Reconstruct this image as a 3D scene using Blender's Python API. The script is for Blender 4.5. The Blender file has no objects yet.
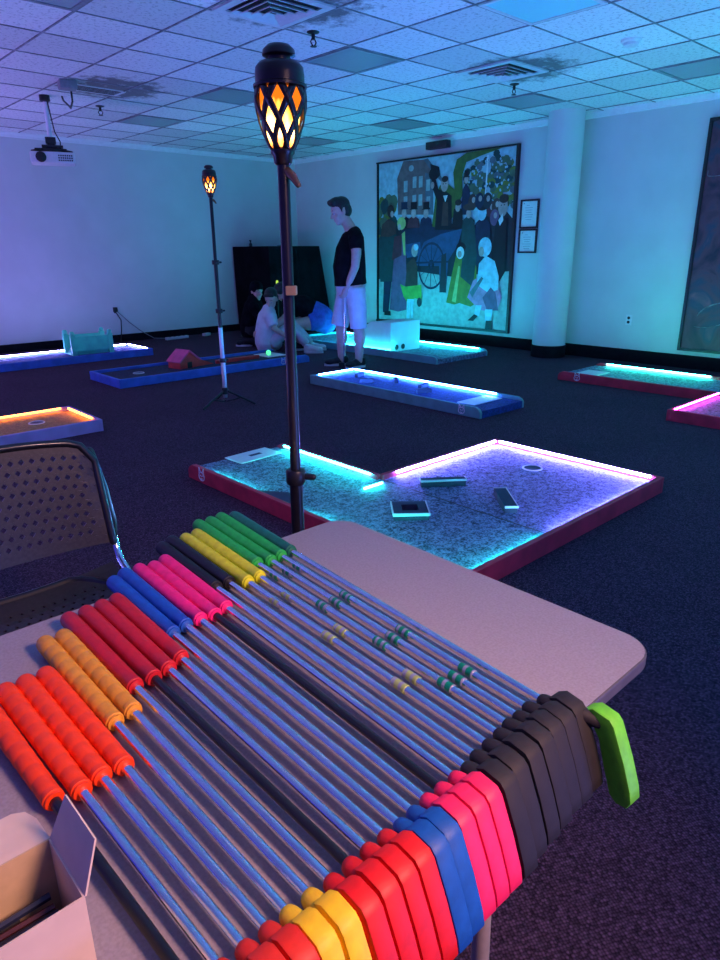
import bpy, bmesh, math, random
from mathutils import Vector, Matrix, Quaternion
random.seed(7)
sc = bpy.context.scene
COL = sc.collection
PI = math.pi
V = Vector

# ------------------------------------------------------------------ materials
def lin(c):
    return tuple((x / 12.92 if x <= 0.04045 else ((x + 0.055) / 1.055) ** 2.4) for x in c)

def mat(name, rgb, rough=0.6, metal=0.0, noise=None, var=0.15, bump=0.0, emit=None, es=0.0, spec=0.5, coords='Object', rgb2=None, sheen=0, coat=0):
    m = bpy.data.materials.new(name); m.use_nodes = True
    nt = m.node_tree; b = nt.nodes['Principled BSDF']
    b.inputs['Base Color'].default_value = (*rgb, 1)
    b.inputs['Roughness'].default_value = rough
    b.inputs['Metallic'].default_value = metal
    b.inputs['Specular IOR Level'].default_value = spec
    if coat: b.inputs['Coat Weight'].default_value = coat
    if emit:
        b.inputs['Emission Color'].default_value = (*emit, 1); b.inputs['Emission Strength'].default_value = es
    if noise:
        tc = nt.nodes.new('ShaderNodeTexCoord'); n = nt.nodes.new('ShaderNodeTexNoise')
        n.inputs['Scale'].default_value = noise; n.inputs['Detail'].default_value = 5
        nt.links.new(tc.outputs[coords], n.inputs['Vector'])
        r = nt.nodes.new('ShaderNodeValToRGB')
        lo = tuple(x * (1 - var) for x in rgb); hi = rgb2 or tuple(min(1, x * (1 + var)) for x in rgb)
        r.color_ramp.elements[0].position = 0.35; r.color_ramp.elements[1].position = 0.65
        r.color_ramp.elements[0].color = (*lo, 1); r.color_ramp.elements[1].color = (*hi, 1)
        nt.links.new(n.outputs['Fac'], r.inputs['Fac']); nt.links.new(r.outputs['Color'], b.inputs['Base Color'])
        if bump:
            bp = nt.nodes.new('ShaderNodeBump'); bp.inputs['Strength'].default_value = bump; bp.inputs['Distance'].default_value = 0.004
            nt.links.new(n.outputs['Fac'], bp.inputs['Height']); nt.links.new(bp.outputs['Normal'], b.inputs['Normal'])
    return m

def emitter(name, rgb, strength):
    m = bpy.data.materials.new(name); m.use_nodes = True
    nt = m.node_tree; nt.nodes.clear()
    o = nt.nodes.new('ShaderNodeOutputMaterial'); e = nt.nodes.new('ShaderNodeEmission')
    e.inputs['Color'].default_value = (*rgb, 1); e.inputs['Strength'].default_value = strength
    nt.links.new(e.outputs[0], o.inputs[0])
    return m

# ------------------------------------------------------------------ mesh builder
class MB:
    def __init__(s): s.bm = bmesh.new(); s.mi = 0
    def _tag(s, faces):
        for f in faces: f.material_index = s.mi
    def face(s, pts):
        f = s.bm.faces.new([s.bm.verts.new(p) for p in pts]); f.material_index = s.mi; return s
    def box(s, x0, y0, z0, x1, y1, z1, bev=0, M=None):
        r = bmesh.ops.create_cube(s.bm, size=1)
        vs = r['verts']
        for v in vs:
            v.co = V(((x0 + x1) / 2 + v.co.x * (x1 - x0), (y0 + y1) / 2 + v.co.y * (y1 - y0), (z0 + z1) / 2 + v.co.z * (z1 - z0)))
        fs = list({f for v in vs for f in v.link_faces}); s._tag(fs)
        if M is not None: bmesh.ops.transform(s.bm, matrix=M, verts=vs)
        if bev:
            es = list({e for v in vs for e in v.link_edges})
            rr = bmesh.ops.bevel(s.bm, geom=es, offset=bev, segments=2, profile=0.6, affect='EDGES')
            s._tag(rr['faces'])
        return s
    def prism(s, poly, axis, a, b, bev=0, M=None):
        """poly: list of 2-D points; extruded along axis 'x','y','z' from a to b."""
        def P(p, t):
            return {'x': V((t, p[0], p[1])), 'y': V((p[0], t, p[1])), 'z': V((p[0], p[1], t))}[axis]
        A = [s.bm.verts.new(P(p, a)) for p in poly]; B = [s.bm.verts.new(P(p, b)) for p in poly]
        fs = [s.bm.faces.new(A[::-1]), s.bm.faces.new(B)]
        n = len(poly)
        for i in range(n): fs.append(s.bm.faces.new((A[i], A[(i + 1) % n], B[(i + 1) % n], B[i])))
        s._tag(fs)
        vs = A + B
        bmesh.ops.recalc_face_normals(s.bm, faces=fs)
        if M is not None: bmesh.ops.transform(s.bm, matrix=M, verts=vs)
        if bev:
            es = list({e for f in fs[:2] for e in f.edges})
            rr = bmesh.ops.bevel(s.bm, geom=es, offset=bev, segments=2, profile=0.6, affect='EDGES'); s._tag(rr['faces'])
        return s
    def tube(s, pts, radii, seg=12, round_ends=False, squash=None, caps=True):
        pts = [V(p) for p in pts]
        if not hasattr(radii, '__len__'): radii = [radii] * len(pts)
        radii = list(radii)
        if round_ends:
            d0 = (pts[0] - pts[1]).normalized(); d1 = (pts[-1] - pts[-2]).normalized()
            P, R = [], []
            for a in (80, 60, 35): P.append(pts[0] + d0 * radii[0] * math.sin(math.radians(a))); R.append(radii[0] * math.cos(math.radians(a)))
            P += pts; R += radii
            for a in (35, 60, 80): P.append(pts[-1] + d1 * radii[-1] * math.sin(math.radians(a))); R.append(radii[-1] * math.cos(math.radians(a)))
            pts, radii = P, R
        n = len(pts); rings = []; up = None
        for i, p in enumerate(pts):
            d = (pts[min(i + 1, n - 1)] - pts[max(i - 1, 0)]).normalized()
            if up is None:
                up = V((0, 0, 1)) if abs(d.z) < 0.9 else V((0, 1, 0))
            u = (up - d * up.dot(d)).normalized(); w = d.cross(u); up = u
            ring = []
            for k in range(seg):
                a = 2 * PI * k / seg
                off = u * math.cos(a) * radii[i] + w * math.sin(a) * radii[i]
                if squash: off = V((off.x * squash[0], off.y * squash[1], off.z * squash[2]))
                ring.append(s.bm.verts.new(p + off))
            rings.append(ring)
        fs = []
        for i in range(n - 1):
            for k in range(seg):
                fs.append(s.bm.faces.new((rings[i][k], rings[i][(k + 1) % seg], rings[i + 1][(k + 1) % seg], rings[i + 1][k])))
        if caps:
            fs.append(s.bm.faces.new(rings[0][::-1])); fs.append(s.bm.faces.new(rings[-1]))
        s._tag(fs); return s
    def lathe(s, prof, c=(0, 0, 0), seg=24, axis='z'):
        """prof: (radius, height) pairs around the axis through c."""
        c = V(c); rings = []
        for r, h in prof:
            ring = []
            for k in range(seg):
                a = 2 * PI * k / seg
                x, y = r * math.cos(a), r * math.sin(a)
                o = {'z': V((x, y, h)), 'y': V((x, h, y)), 'x': V((h, x, y))}[axis]
                ring.append(s.bm.verts.new(c + o))
            rings.append(ring)
        fs = []
        for i in range(len(rings) - 1):
            for k in range(seg): fs.append(s.bm.faces.new((rings[i][k], rings[i][(k + 1) % seg], rings[i + 1][(k + 1) % seg], rings[i + 1][k])))
        fs.append(s.bm.faces.new(rings[0][::-1])); fs.append(s.bm.faces.new(rings[-1]))
        s._tag(fs); bmesh.ops.recalc_face_normals(s.bm, faces=fs); return s
    def ell(s, c, r, M=None, u=20, v=14):
        rr = bmesh.ops.create_uvsphere(s.bm, u_segments=u, v_segments=v, radius=1)
        m = Matrix.Translation(V(c)) @ (M.to_4x4() if M is not None else Matrix.Identity(4)) @ Matrix.Diagonal((*r, 1))
        bmesh.ops.transform(s.bm, matrix=m, verts=rr['verts'])
        s._tag({f for vv in rr['verts'] for f in vv.link_faces}); return s
    def torus(s, c, R, r, seg=28, ms=8, axis='z'):
        c = V(c); rings = []
        for i in range(seg):
            a = 2 * PI * i / seg; ring = []
            for k in range(ms):
                b = 2 * PI * k / ms; q = R + r * math.cos(b); h = r * math.sin(b)
                o = {'z': V((q * math.cos(a), q * math.sin(a), h)), 'x': V((h, q * math.cos(a), q * math.sin(a))), 'y': V((q * math.cos(a), h, q * math.sin(a)))}[axis]
                ring.append(s.bm.verts.new(c + o))
            rings.append(ring)
        fs = []
        for i in range(seg):
            for k in range(ms): fs.append(s.bm.faces.new((rings[i][k], rings[(i + 1) % seg][k], rings[(i + 1) % seg][(k + 1) % ms], rings[i][(k + 1) % ms])))
        s._tag(fs); bmesh.ops.recalc_face_normals(s.bm, faces=fs); return s
    def build(s, name, mats, parent=None, smooth=False, loc=None, rot=None):
        me = bpy.data.meshes.new(name)
        if smooth:
            for f in s.bm.faces: f.smooth = True
        s.bm.to_mesh(me); s.bm.free()
        for m in (mats if isinstance(mats, (list, tuple)) else [mats]): me.materials.append(m)
        if smooth:
            try: me.set_sharp_from_angle(angle=math.radians(42))
            except Exception: pass
        o = bpy.data.objects.new(name, me); COL.objects.link(o)
        if parent: o.parent = parent
        if loc is not None: o.location = loc
        if rot is not None: o.rotation_euler = rot
        return o

def tag(o, label, cat, group=None, kind=None):
    o['label'] = label; o['category'] = cat
    if group: o['group'] = group
    if kind: o['kind'] = kind
    return o
def empty(name, loc, label, cat, group=None, rz=0):
    o = bpy.data.objects.new(name, None); COL.objects.link(o)
    o.empty_display_size = 0.05
    o.location = loc; o.rotation_euler = (0, 0, rz)
    return tag(o, label, cat, group)
def struct(o, label=None):
    o['kind'] = 'structure'
    if label: o['label'] = label
    return o

# ------------------------------------------------------------------ room dimensions (metres)
CEIL, WX, WY, CAMZ = 2.79, 7.92, 10.17, 1.30
KX = WX / 7.85
def wz(z): return CAMZ + (z - CAMZ) * KX

# ---- carpet
def carpet():
    m = bpy.data.materials.new('carpet'); m.use_nodes = True; nt = m.node_tree; b = nt.nodes['Principled BSDF']
    tc = nt.nodes.new('ShaderNodeTexCoord')
    mp = nt.nodes.new('ShaderNodeMapping'); mp.inputs['Rotation'].default_value = (0, 0, 0.5); nt.links.new(tc.outputs['Object'], mp.inputs['Vector'])
    vo = nt.nodes.new('ShaderNodeTexVoronoi'); vo.inputs['Scale'].default_value = 150; vo.inputs['Randomness'].default_value = 0.45
    nt.links.new(mp.outputs[0], vo.inputs['Vector'])
    n = nt.nodes.new('ShaderNodeTexNoise'); n.inputs['Scale'].default_value = 1.6; n.inputs['Detail'].default_value = 4
    nt.links.new(tc.outputs['Object'], n.inputs['Vector'])
    r = nt.nodes.new('ShaderNodeValToRGB'); r.color_ramp.elements[0].position = 0.1; r.color_ramp.elements[1].position = 0.75
    r.color_ramp.elements[0].color = (0.155, 0.080, 0.125, 1); r.color_ramp.elements[1].color = (0.026, 0.012, 0.020, 1)
    nt.links.new(vo.outputs['Distance'], r.inputs['Fac'])
    sep = nt.nodes.new('ShaderNodeSeparateColor'); nt.links.new(vo.outputs['Color'], sep.inputs[0])
    mr = nt.nodes.new('ShaderNodeMapRange'); mr.inputs['To Min'].default_value = 0.45; mr.inputs['To Max'].default_value = 1.5
    nt.links.new(sep.outputs[0], mr.inputs['Value'])
    mx = nt.nodes.new('ShaderNodeMix'); mx.data_type = 'RGBA'; mx.blend_type = 'MULTIPLY'; mx.inputs[0].default_value = 1
    nt.links.new(r.outputs[0], mx.inputs[6]); nt.links.new(mr.outputs[0], mx.inputs[7])
    mx2 = nt.nodes.new('ShaderNodeMix'); mx2.data_type = 'RGBA'; mx2.blend_type = 'MULTIPLY'; mx2.inputs[0].default_value = 0.35
    nt.links.new(mx.outputs[2], mx2.inputs[6]); nt.links.new(n.outputs['Fac'], mx2.inputs[7])
    nt.links.new(mx2.outputs[2], b.inputs['Base Color'])
    b.inputs['Roughness'].default_value = 0.9; b.inputs['Specular IOR Level'].default_value = 0.15
    bp = nt.nodes.new('ShaderNodeBump'); bp.inputs['Strength'].default_value = 0.6; bp.inputs['Distance'].default_value = 0.004; bp.invert = True
    nt.links.new(vo.outputs['Distance'], bp.inputs['Height']); nt.links.new(bp.outputs[0], b.inputs['Normal'])
    return m

# ---- acoustic ceiling tiles: fissures, tone per tile, soot around the two air diffusers
GX = [4.0 + 0.6226 * k for k in range(-9, 8)]
GY = [3.2 + 0.6015 * k for k in range(-11, 13)]
def ceiling_mat():
    m = bpy.data.materials.new('ceiling_tile'); m.use_nodes = True; nt = m.node_tree; b = nt.nodes['Principled BSDF']
    L = nt.links.new
    tc = nt.nodes.new('ShaderNodeTexCoord')
    # per tile tone
    mp = nt.nodes.new('ShaderNodeMapping'); mp.vector_type = 'POINT'
    mp.inputs['Location'].default_value = (-4.0 / 0.6226 + 40, -3.2 / 0.6015 + 40, 0); mp.inputs['Scale'].default_value = (1 / 0.6226, 1 / 0.6015, 1)
    L(tc.outputs['Object'], mp.inputs[0])
    fl = nt.nodes.new('ShaderNodeVectorMath'); fl.operation = 'FLOOR'; L(mp.outputs[0], fl.inputs[0])
    wn = nt.nodes.new('ShaderNodeTexWhiteNoise'); wn.noise_dimensions = '2D'; L(fl.outputs[0], wn.inputs['Vector'])
    mr = nt.nodes.new('ShaderNodeMapRange'); mr.inputs['To Min'].default_value = 0.62; mr.inputs['To Max'].default_value = 0.84; L(wn.outputs['Value'], mr.inputs['Value'])
    # fissures
    n = nt.nodes.new('ShaderNodeTexNoise'); n.inputs['Scale'].default_value = 34; n.inputs['Detail'].default_value = 3; n.inputs['Roughness'].default_value = 0.7
    L(tc.outputs['Object'], n.inputs['Vector'])
    r = nt.nodes.new('ShaderNodeValToRGB'); r.color_ramp.elements[0].position = 0.36; r.color_ramp.elements[1].position = 0.47
    r.color_ramp.elements[0].color = (0.64, 0.64, 0.64, 1); r.color_ramp.elements[1].color = (1, 1, 1, 1); L(n.outputs['Fac'], r.inputs[0])
    mu = nt.nodes.new('ShaderNodeMix'); mu.data_type = 'RGBA'; mu.blend_type = 'MULTIPLY'; mu.inputs[0].default_value = 1
    L(mr.outputs[0], mu.inputs[6]); L(r.outputs[0], mu.inputs[7])
    last = mu.outputs[2]
    n2 = nt.nodes.new('ShaderNodeTexNoise'); n2.inputs['Scale'].default_value = 7; n2.inputs['Detail'].default_value = 6; n2.inputs['Roughness'].default_value = 0.7
    L(tc.outputs['Object'], n2.inputs['Vector'])
    for c in ((3.12, 3.98), (5.62, 3.98), (3.25, 6.95)):
        d = nt.nodes.new('ShaderNodeVectorMath'); d.operation = 'DISTANCE'; d.inputs[1].default_value = (c[0], c[1], 0); L(tc.outputs['Object'], d.inputs[0])
        a = nt.nodes.new('ShaderNodeMapRange'); a.inputs['From Min'].default_value = 0.30; a.inputs['From Max'].default_value = 0.75; a.inputs['To Min'].default_value = 0.28; a.inputs['To Max'].default_value = -0.22
        L(d.outputs['Value'], a.inputs['Value'])
        ad = nt.nodes.new('ShaderNodeMath'); ad.operation = 'ADD'; L(a.outputs[0], ad.inputs[0]); L(n2.outputs['Fac'], ad.inputs[1])
        g = nt.nodes.new('ShaderNodeMapRange'); g.inputs['From Min'].default_value = 0.54; g.inputs['From Max'].default_value = 0.74; g.inputs['To Min'].default_value = 0; g.inputs['To Max'].default_value = 0.85
        L(ad.outputs[0], g.inputs['Value'])
        mx = nt.nodes.new('ShaderNodeMix'); mx.data_type = 'RGBA'; L(g.outputs[0], mx.inputs[0]); L(last, mx.inputs[6]); mx.inputs[7].default_value = (0.10, 0.095, 0.09, 1)
        last = mx.outputs[2]
    L(last, b.inputs['Base Color']); b.inputs['Roughness'].default_value = 0.9; b.inputs['Specular IOR Level'].default_value = 0.2
    return m

def turf(name, a, b_, scale=140):
    m = bpy.data.materials.new(name); m.use_nodes = True; nt = m.node_tree; b = nt.nodes['Principled BSDF']; L = nt.links.new
    tc = nt.nodes.new('ShaderNodeTexCoord')
    n = nt.nodes.new('ShaderNodeTexNoise'); n.inputs['Scale'].default_value = scale; n.inputs['Detail'].default_value = 6; n.inputs['Roughness'].default_value = 0.75
    L(tc.outputs['Object'], n.inputs['Vector'])
    n2 = nt.nodes.new('ShaderNodeTexNoise'); n2.inputs['Scale'].default_value = 30; n2.inputs['Detail'].default_value = 3; L(tc.outputs['Object'], n2.inputs['Vector'])
    ad = nt.nodes.new('ShaderNodeMath'); ad.operation = 'MULTIPLY_ADD'; ad.inputs[1].default_value = 0.35; L(n2.outputs['Fac'], ad.inputs[0]); L(n.outputs['Fac'], ad.inputs[2])
    r = nt.nodes.new('ShaderNodeValToRGB'); r.color_ramp.elements[0].position = 0.57; r.color_ramp.elements[1].position = 0.79
    r.color_ramp.elements[0].color = (*a, 1); r.color_ramp.elements[1].color = (*b_, 1); L(ad.outputs[0], r.inputs[0]); L(r.outputs[0], b.inputs['Base Color'])
    b.inputs['Roughness'].default_value = 0.8
    bp = nt.nodes.new('ShaderNodeBump'); bp.inputs['Strength'].default_value = 0.7; bp.inputs['Distance'].default_value = 0.01; L(n.outputs['Fac'], bp.inputs['Height']); L(bp.outputs[0], b.inputs['Normal'])
    return m

M = {}
M['wall'] = mat('wall_paint', (0.62, 0.61, 0.60), 0.75, noise=3, var=0.03)
M['trim'] = mat('crown_paint', (0.80, 0.80, 0.80), 0.5, noise=20, var=0.03)
M['base'] = mat('cove_base_rubber', (0.010, 0.009, 0.012), 0.8, spec=.1, noise=15, var=0.2)
M['carpet'] = carpet()
M['ceil'] = ceiling_mat()
M['tbar'] = mat('ceiling_tee', (0.20, 0.20, 0.22), 0.5, noise=9, var=0.5)
M['lens'] = mat('light_lens', (0.30, 0.36, 0.36), 0.25, noise=300, var=0.12)
M['lensreflect'] = mat('reflecting_light_lens', (0.34, 0.84, 0.84), 0.25, noise=300, var=0.12)  # bright cyan tint stands in for light reflected by an unlit panel
M['whitemetal'] = mat('white_enamel', (0.62, 0.62, 0.64), 0.4, noise=30, var=0.05)
M['soot'] = mat('dark_duct', (0.015, 0.015, 0.017), 0.8, noise=30, var=0.3)
M['black'] = mat('black_plastic', (0.012, 0.012, 0.013), 0.4, noise=60, var=0.2)
M['blackmetal'] = mat('black_metal', (0.010, 0.009, 0.010), 0.32, noise=60, var=0.2)
M['greyplastic'] = mat('grey_plastic', (0.22, 0.22, 0.24), 0.5, noise=40, var=0.1)
M['whiteplastic'] = mat('white_plastic', (0.70, 0.70, 0.70), 0.35, noise=40, var=0.04)
M['chrome'] = mat('chrome', (0.82, 0.82, 0.86), 0.16, 1.0, noise=90, var=0.06)
M['graphite'] = mat('graphite_shaft', (0.008, 0.008, 0.01), 0.35, noise=90, var=0.2)
M['silver'] = mat('brushed_silver', (0.55, 0.55, 0.6), 0.35, 1.0, noise=120, var=0.1)
M['tan'] = mat('tan_plastic', (0.45, 0.28, 0.14), 0.5, noise=60, var=0.1)
M['wall_doc'] = mat('paper', (0.75, 0.75, 0.73), 0.8, noise=30, var=0.04)
M['ink'] = mat('grey_ink', (0.35, 0.36, 0.38), 0.8, noise=60, var=0.2)
M['frame'] = mat('black_frame', (0.015, 0.012, 0.012), 0.4, noise=40, var=0.2)
M['red_rail'] = mat('red_painted_board', (0.62, 0.035, 0.06), 0.5, noise=9, var=0.18)
M['blue_rail'] = mat('blue_painted_board', (0.06, 0.16, 0.60), 0.5, noise=9, var=0.15)
M['sky_rail'] = mat('pale_blue_painted_board', (0.14, 0.34, 0.32), 0.5, noise=9, var=0.15)
M['lav_rail'] = mat('lavender_painted_board', (0.42, 0.30, 0.62), 0.5, noise=9, var=0.1)
M['aqua_rail'] = mat('aqua_painted_board', (0.15, 0.42, 0.45), 0.5, noise=9, var=0.1)
M['turf'] = turf('grey_turf', (0.012, 0.022, 0.040), (0.30, 0.38, 0.58), 95)
M['turf_navy'] = turf('navy_turf', (0.006, 0.008, 0.02), (0.03, 0.035, 0.08))
M['turf_blue'] = turf('blue_turf', (0.006, 0.014, 0.08), (0.03, 0.07, 0.36))
M['turf_gold'] = turf('golden_turf', (0.15, 0.08, 0.03), (0.55, 0.36, 0.14))
M['white'] = mat('white_paint', (0.8, 0.8, 0.8), 0.5, noise=30, var=0.04)
M['slate'] = mat('slate_block', (0.035, 0.045, 0.075), 0.6, noise=30, var=0.15)
M['led_cyan'] = emitter('cyan_led', (0.015, 0.74, 1.0), 235)
M['led_teal'] = emitter('teal_led', (0.02, 0.85, 0.85), 95)
M['led_green'] = emitter('green_led', (0.03, 0.95, 0.66), 130)
M['led_purple'] = emitter('purple_led', (0.17, 0.16, 1.0), 250)
M['led_pink'] = emitter('pink_led', (1.0, 0.05, 0.75), 55)
M['led_blue'] = emitter('blue_led', (0.05, 0.17, 1.0), 200)
M['led_lav'] = emitter('lavender_led', (0.34, 0.30, 1.0), 105)
M['led_amber'] = emitter('amber_led', (1.0, 0.24, 0.02), 24)

# ------------------------------------------------------------------ room shell
o = MB().box(-3.5, -4.5, -0.1, WX + 0.1, WY + 0.1, 0).build('floor', M['carpet']); struct(o, 'dark woven loop carpet')
o = MB().box(-3.5, -4.5, CEIL, WX + 0.1, WY + 0.1, CEIL + 0.1).build('ceiling', M['ceil']); struct(o, 'white acoustic tile ceiling')
for v in o.data.vertices: v.co.z -= CEIL
o.location.z = CEIL
o = MB().box(-3.5, WY, 0, WX + 0.1, WY + 0.1, CEIL).build('wall_back', M['wall']); struct(o)
o = MB().box(WX, -4.5, 0, WX + 0.1, WY, CEIL).build('wall_right', M['wall']); struct(o)
def crown_prof(s): return [(0, 0), (-0.028 , 0), (-0.028, -0.018), (-0.016, -0.04), (-0.016, -0.058), (0, -0.066)]
o = MB().prism([(WY + a, CEIL + b) for a, b in crown_prof(1)], 'x', -3.5, WX).build('trim_1', M['trim']); struct(o, 'white crown strip over the plain wall')
o = MB().prism([(WX + a, CEIL + b) for a, b in crown_prof(1)], 'y', -4.5, WY).build('trim_2', M['trim']); struct(o, 'white crown strip over the mural wall')
o = MB().box(-3.5, WY - 0.012, 0, WX, WY, 0.11).build('baseboard_back', M['base']); struct(o)
o = MB().box(WX - 0.012, -4.5, 0, WX, WY - 0.012, 0.15).build('baseboard_right', M['base']); struct(o)
g = MB()
for x in GX: g.box(x - 0.007, -4.4, CEIL - 0.006, x + 0.007, WY - 0.03, CEIL)
for i in range(len(GX) - 1):
    for y in GY:
        if -4.4 < y < WY: g.box(GX[i] + 0.007, y - 0.006, CEIL - 0.005, GX[i + 1] - 0.007, y + 0.006, CEIL)
o = g.build('ceiling_grid', M['tbar']); struct(o, 'metal tee grid between the ceiling tiles')
# round column
c = MB(); c.lathe([(0.205, 0.15), (0.205, CEIL)], (7.66, 4.72, 0), 48)
o = c.build('column', M['wall'], smooth=True); struct(o, 'round white column before the mural wall')
o = MB().lathe([(0.212, 0.0), (0.212, 0.15)], (7.66, 4.72, 0), 48).build('baseboard_column', M['base'], smooth=True); struct(o)

# ------------------------------------------------------------------ ceiling things
def cell(x, y):
    i = min(range(len(GX)), key=lambda k: abs(GX[k] - x)); j = min(range(len(GY)), key=lambda k: abs(GY[k] - y))
    return GX[i], GY[j], GX[i + 1], GY[j + 1]
lights_at = [(4.0, 2.6, 'unlit ceiling light panel with cyan reflection at the top edge beside the vent', 1),
             (4.0, 4.4, 'dim ceiling light panel just beyond the tall torch lamp top', 0),
             (4.0, 6.2, 'dim ceiling light panel partly hidden behind the tall torch lamp', 0),
             (4.0, 8.0, 'dim ceiling light panel between the projector and the plain wall', 0),
             (6.486, 2.6, 'dark teal ceiling light panel beside the white smoke detector', 0),
             (6.486, 4.4, 'dim ceiling light panel above the round column', 0),
             (6.486, 6.2, 'dim ceiling light panel over the large mural', 0),
             (6.486, 8.0, 'dim ceiling light panel over the black draped stand in the corner', 0),
             (1.51, 4.4, 'blue ceiling light panel at the upper edge above the projector', 0)]
for x, y, lab, br in lights_at:
    x0, y0, x1, y1 = cell(x, y)
    r = empty('ceiling_light', ((x0 + x1) / 2, (y0 + y1) / 2, CEIL), lab, 'ceiling light', 'recessed ceiling light panels')
    hx, hy = (x1 - x0) / 2 - 0.012, (y1 - y0) / 2 - 0.012
    f = MB()
    for a in ((-hx, -hy, -hx + 0.03, hy), (hx - 0.03, -hy, hx, hy), (-hx + 0.03, -hy, hx - 0.03, -hy + 0.03), (-hx + 0.03, hy - 0.03, hx - 0.03, hy)):
        f.box(a[0], a[1], -0.010, a[2], a[3], 0.0)
    f.build('frame', M['greyplastic'] if not br else M['whitemetal'], r)
    MB().box(-hx + 0.03, -hy + 0.03, -0.006, hx - 0.03, hy - 0.03, 0).build('diffuser', M['lensreflect'] if br else M['lens'], r)
for x, y, lab in ((2.754, 3.8, 'square ceiling air vent with sooty edge above the tall torch lamp'), (5.245, 3.8, 'square ceiling air vent with soot stains toward the round column')):
    x0, y0, x1, y1 = cell(x, y)
    r = empty('ceiling_vent', ((x0 + x1) / 2, (y0 + y1) / 2, CEIL), lab, 'air vent', 'square ceiling air vents')
    f = MB()
    h = 0.285
    for a in ((-h, -h, -h + .06, h), (h - .06, -h, h, h), (-h + .06, -h, h - .06, -h + .06), (-h + .06, h - .06, h - .06, h)): f.box(*a[:2], -0.012, *a[2:], 0)
    f.build('frame', M['whitemetal'], r)
    MB().box(-h + .06, -h + .06, -0.004, h - .06, h - .06, 0).build('duct_opening', M['soot'], r)
    for k, hh in enumerate((0.205, 0.155, 0.105, 0.055)):
        s = MB(); z0, z1 = -0.010 - 0.006 * k, -0.028 - 0.006 * k; q = hh - 0.025
        for sx, sy in ((1, 0), (-1, 0), (0, 1), (0, -1)):
            if sx: s.face([(sx * q, -q, z0), (sx * hh, -hh, z1), (sx * hh, hh, z1), (sx * q, q, z0)])
            else: s.face([(-q, sy * q, z0), (-hh, sy * hh, z1), (hh, sy * hh, z1), (q, sy * q, z0)])
        ob = s.build('louver', M['whitemetal'], r); md = ob.modifiers.new('t', 'SOLIDIFY'); md.thickness = 0.004
r = empty('return_grille', (3.14, 7.12, CEIL), 'narrow ceiling slot grille beside the projector', 'air grille')
MB().box(-0.26, -0.12, -0.008, 0.26, 0.12, 0).build('frame', M['whitemetal'], r)
s = MB()
for k in range(4): s.box(-0.22, -0.10 + 0.05 * k, -0.0095, 0.22, -0.068 + 0.05 * k, -0.008)
s.build('slot_opening', M['soot'], r)
for x, y, lab in ((3.58, 4.33, 'small dark fire sprinkler head beside the tall torch lamp top'), (6.04, 4.32, 'small dark fire sprinkler head beside the sooty vent near the column'), (3.49, 7.84, 'small dark fire sprinkler head beside the projector')):
    r = empty('fire_sprinkler', (x, y, CEIL), lab, 'sprinkler', 'fire sprinklers on the ceiling')
    MB().lathe([(0.045, 0), (0.045, -0.006), (0.02, -0.014)], seg=18).build('escutcheon', M['black'], r, smooth=True)
    MB().tube([(0, 0, -0.01), (0, 0, -0.05)], 0.013).build('body', M['black'], r)
    b = MB(); b.tube([(0.013, 0, -0.045), (0.026, 0, -0.065), (0.006, 0, -0.09)], 0.005, 8); b.tube([(-0.013, 0, -0.045), (-0.026, 0, -0.065), (-0.006, 0, -0.09)], 0.005, 8)
    b.build('yoke', M['black'], r); MB().lathe([(0.024, -0.094), (0.024, -0.09)], seg=16).build('deflector', M['black'], r)
r = empty('smoke_detector', (5.51, 2.90, CEIL), 'round white smoke detector on a ceiling tile', 'smoke detector')
MB().lathe([(0.075, 0), (0.075, -0.014), (0.06, -0.02)], seg=28).build('base', M['white'], r, smooth=True)
MB().lathe([(0.055, -0.02), (0.055, -0.038), (0.03, -0.05), (0.01, -0.052)], seg=28).build('sensor_cap', M['whiteplastic'], r, smooth=True)

# projector hanging from the ceiling
pr = empty('projector', (2.86, 7.69, CEIL), 'white projector hanging on a pole from the ceiling tiles', 'projector', rz=math.radians(-20))
MB().lathe([(0.05, 0), (0.05, -0.05), (0.03, -0.06)], seg=16).build('ceiling_bracket', M['black'], pr)
MB().tube([(0, 0, -0.05), (0.0, 0, -0.42)], 0.023, 14).build('pole', M['white'], pr, smooth=True)
b = MB(); b.box(-0.05, -0.05, -0.44, 0.05, 0.05, -0.38, 0.008); b.box(-0.09, -0.07, -0.475, 0.11, 0.07, -0.455, 0.004); b.box(-0.035, -0.04, -0.46, 0.035, 0.04, -0.43)
b.box(-0.16, -0.10, -0.505, 0.14, 0.10, -0.49, 0.004); b.box(-0.05, -0.05, -0.5, 0.05, 0.05, -0.46)
for sx, sy in ((-1, -1), (-1, 1), (1, -1), (1, 1)): b.tube([(sx * 0.05, sy * 0.05, -0.49), (sx * 0.19, sy * 0.12, -0.525)], 0.012, 8)
b.build('mount', M['black'], pr)
pb = MB().box(-0.21, -0.15, -0.63, 0.21, 0.15, -0.525, 0.02).build('body', M['whiteplastic'], pr, smooth=True)
MB().lathe([(0.05, -0.153), (0.05, -0.16), (0.04, -0.168)], (-0.11, 0, -0.578), 20, 'y').build('lens', M['blackmetal'], pb, smooth=True)
v = MB()
for i in range(7):
    for j in range(3): v.box(0.05 + 0.02 * i, -0.152, -0.61 + 0.022 * j, 0.064 + 0.02 * i, -0.149, -0.597 + 0.022 * j)
v.build('vent', M['black'], pb)
MB().tube([(0.02, -0.02, -0.05), (0.035, -0.028, -0.2), (0.05, -0.03, -0.33), (0.09, -0.03, -0.42), (0.08, -0.03, -0.5)], 0.006, 8).build('cable', M['black'], pr)
jb = empty('junction_box', (2.80, 6.93, CEIL), 'grey electrical box on the ceiling beside the projector pole', 'junction box', rz=math.radians(-12))
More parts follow.
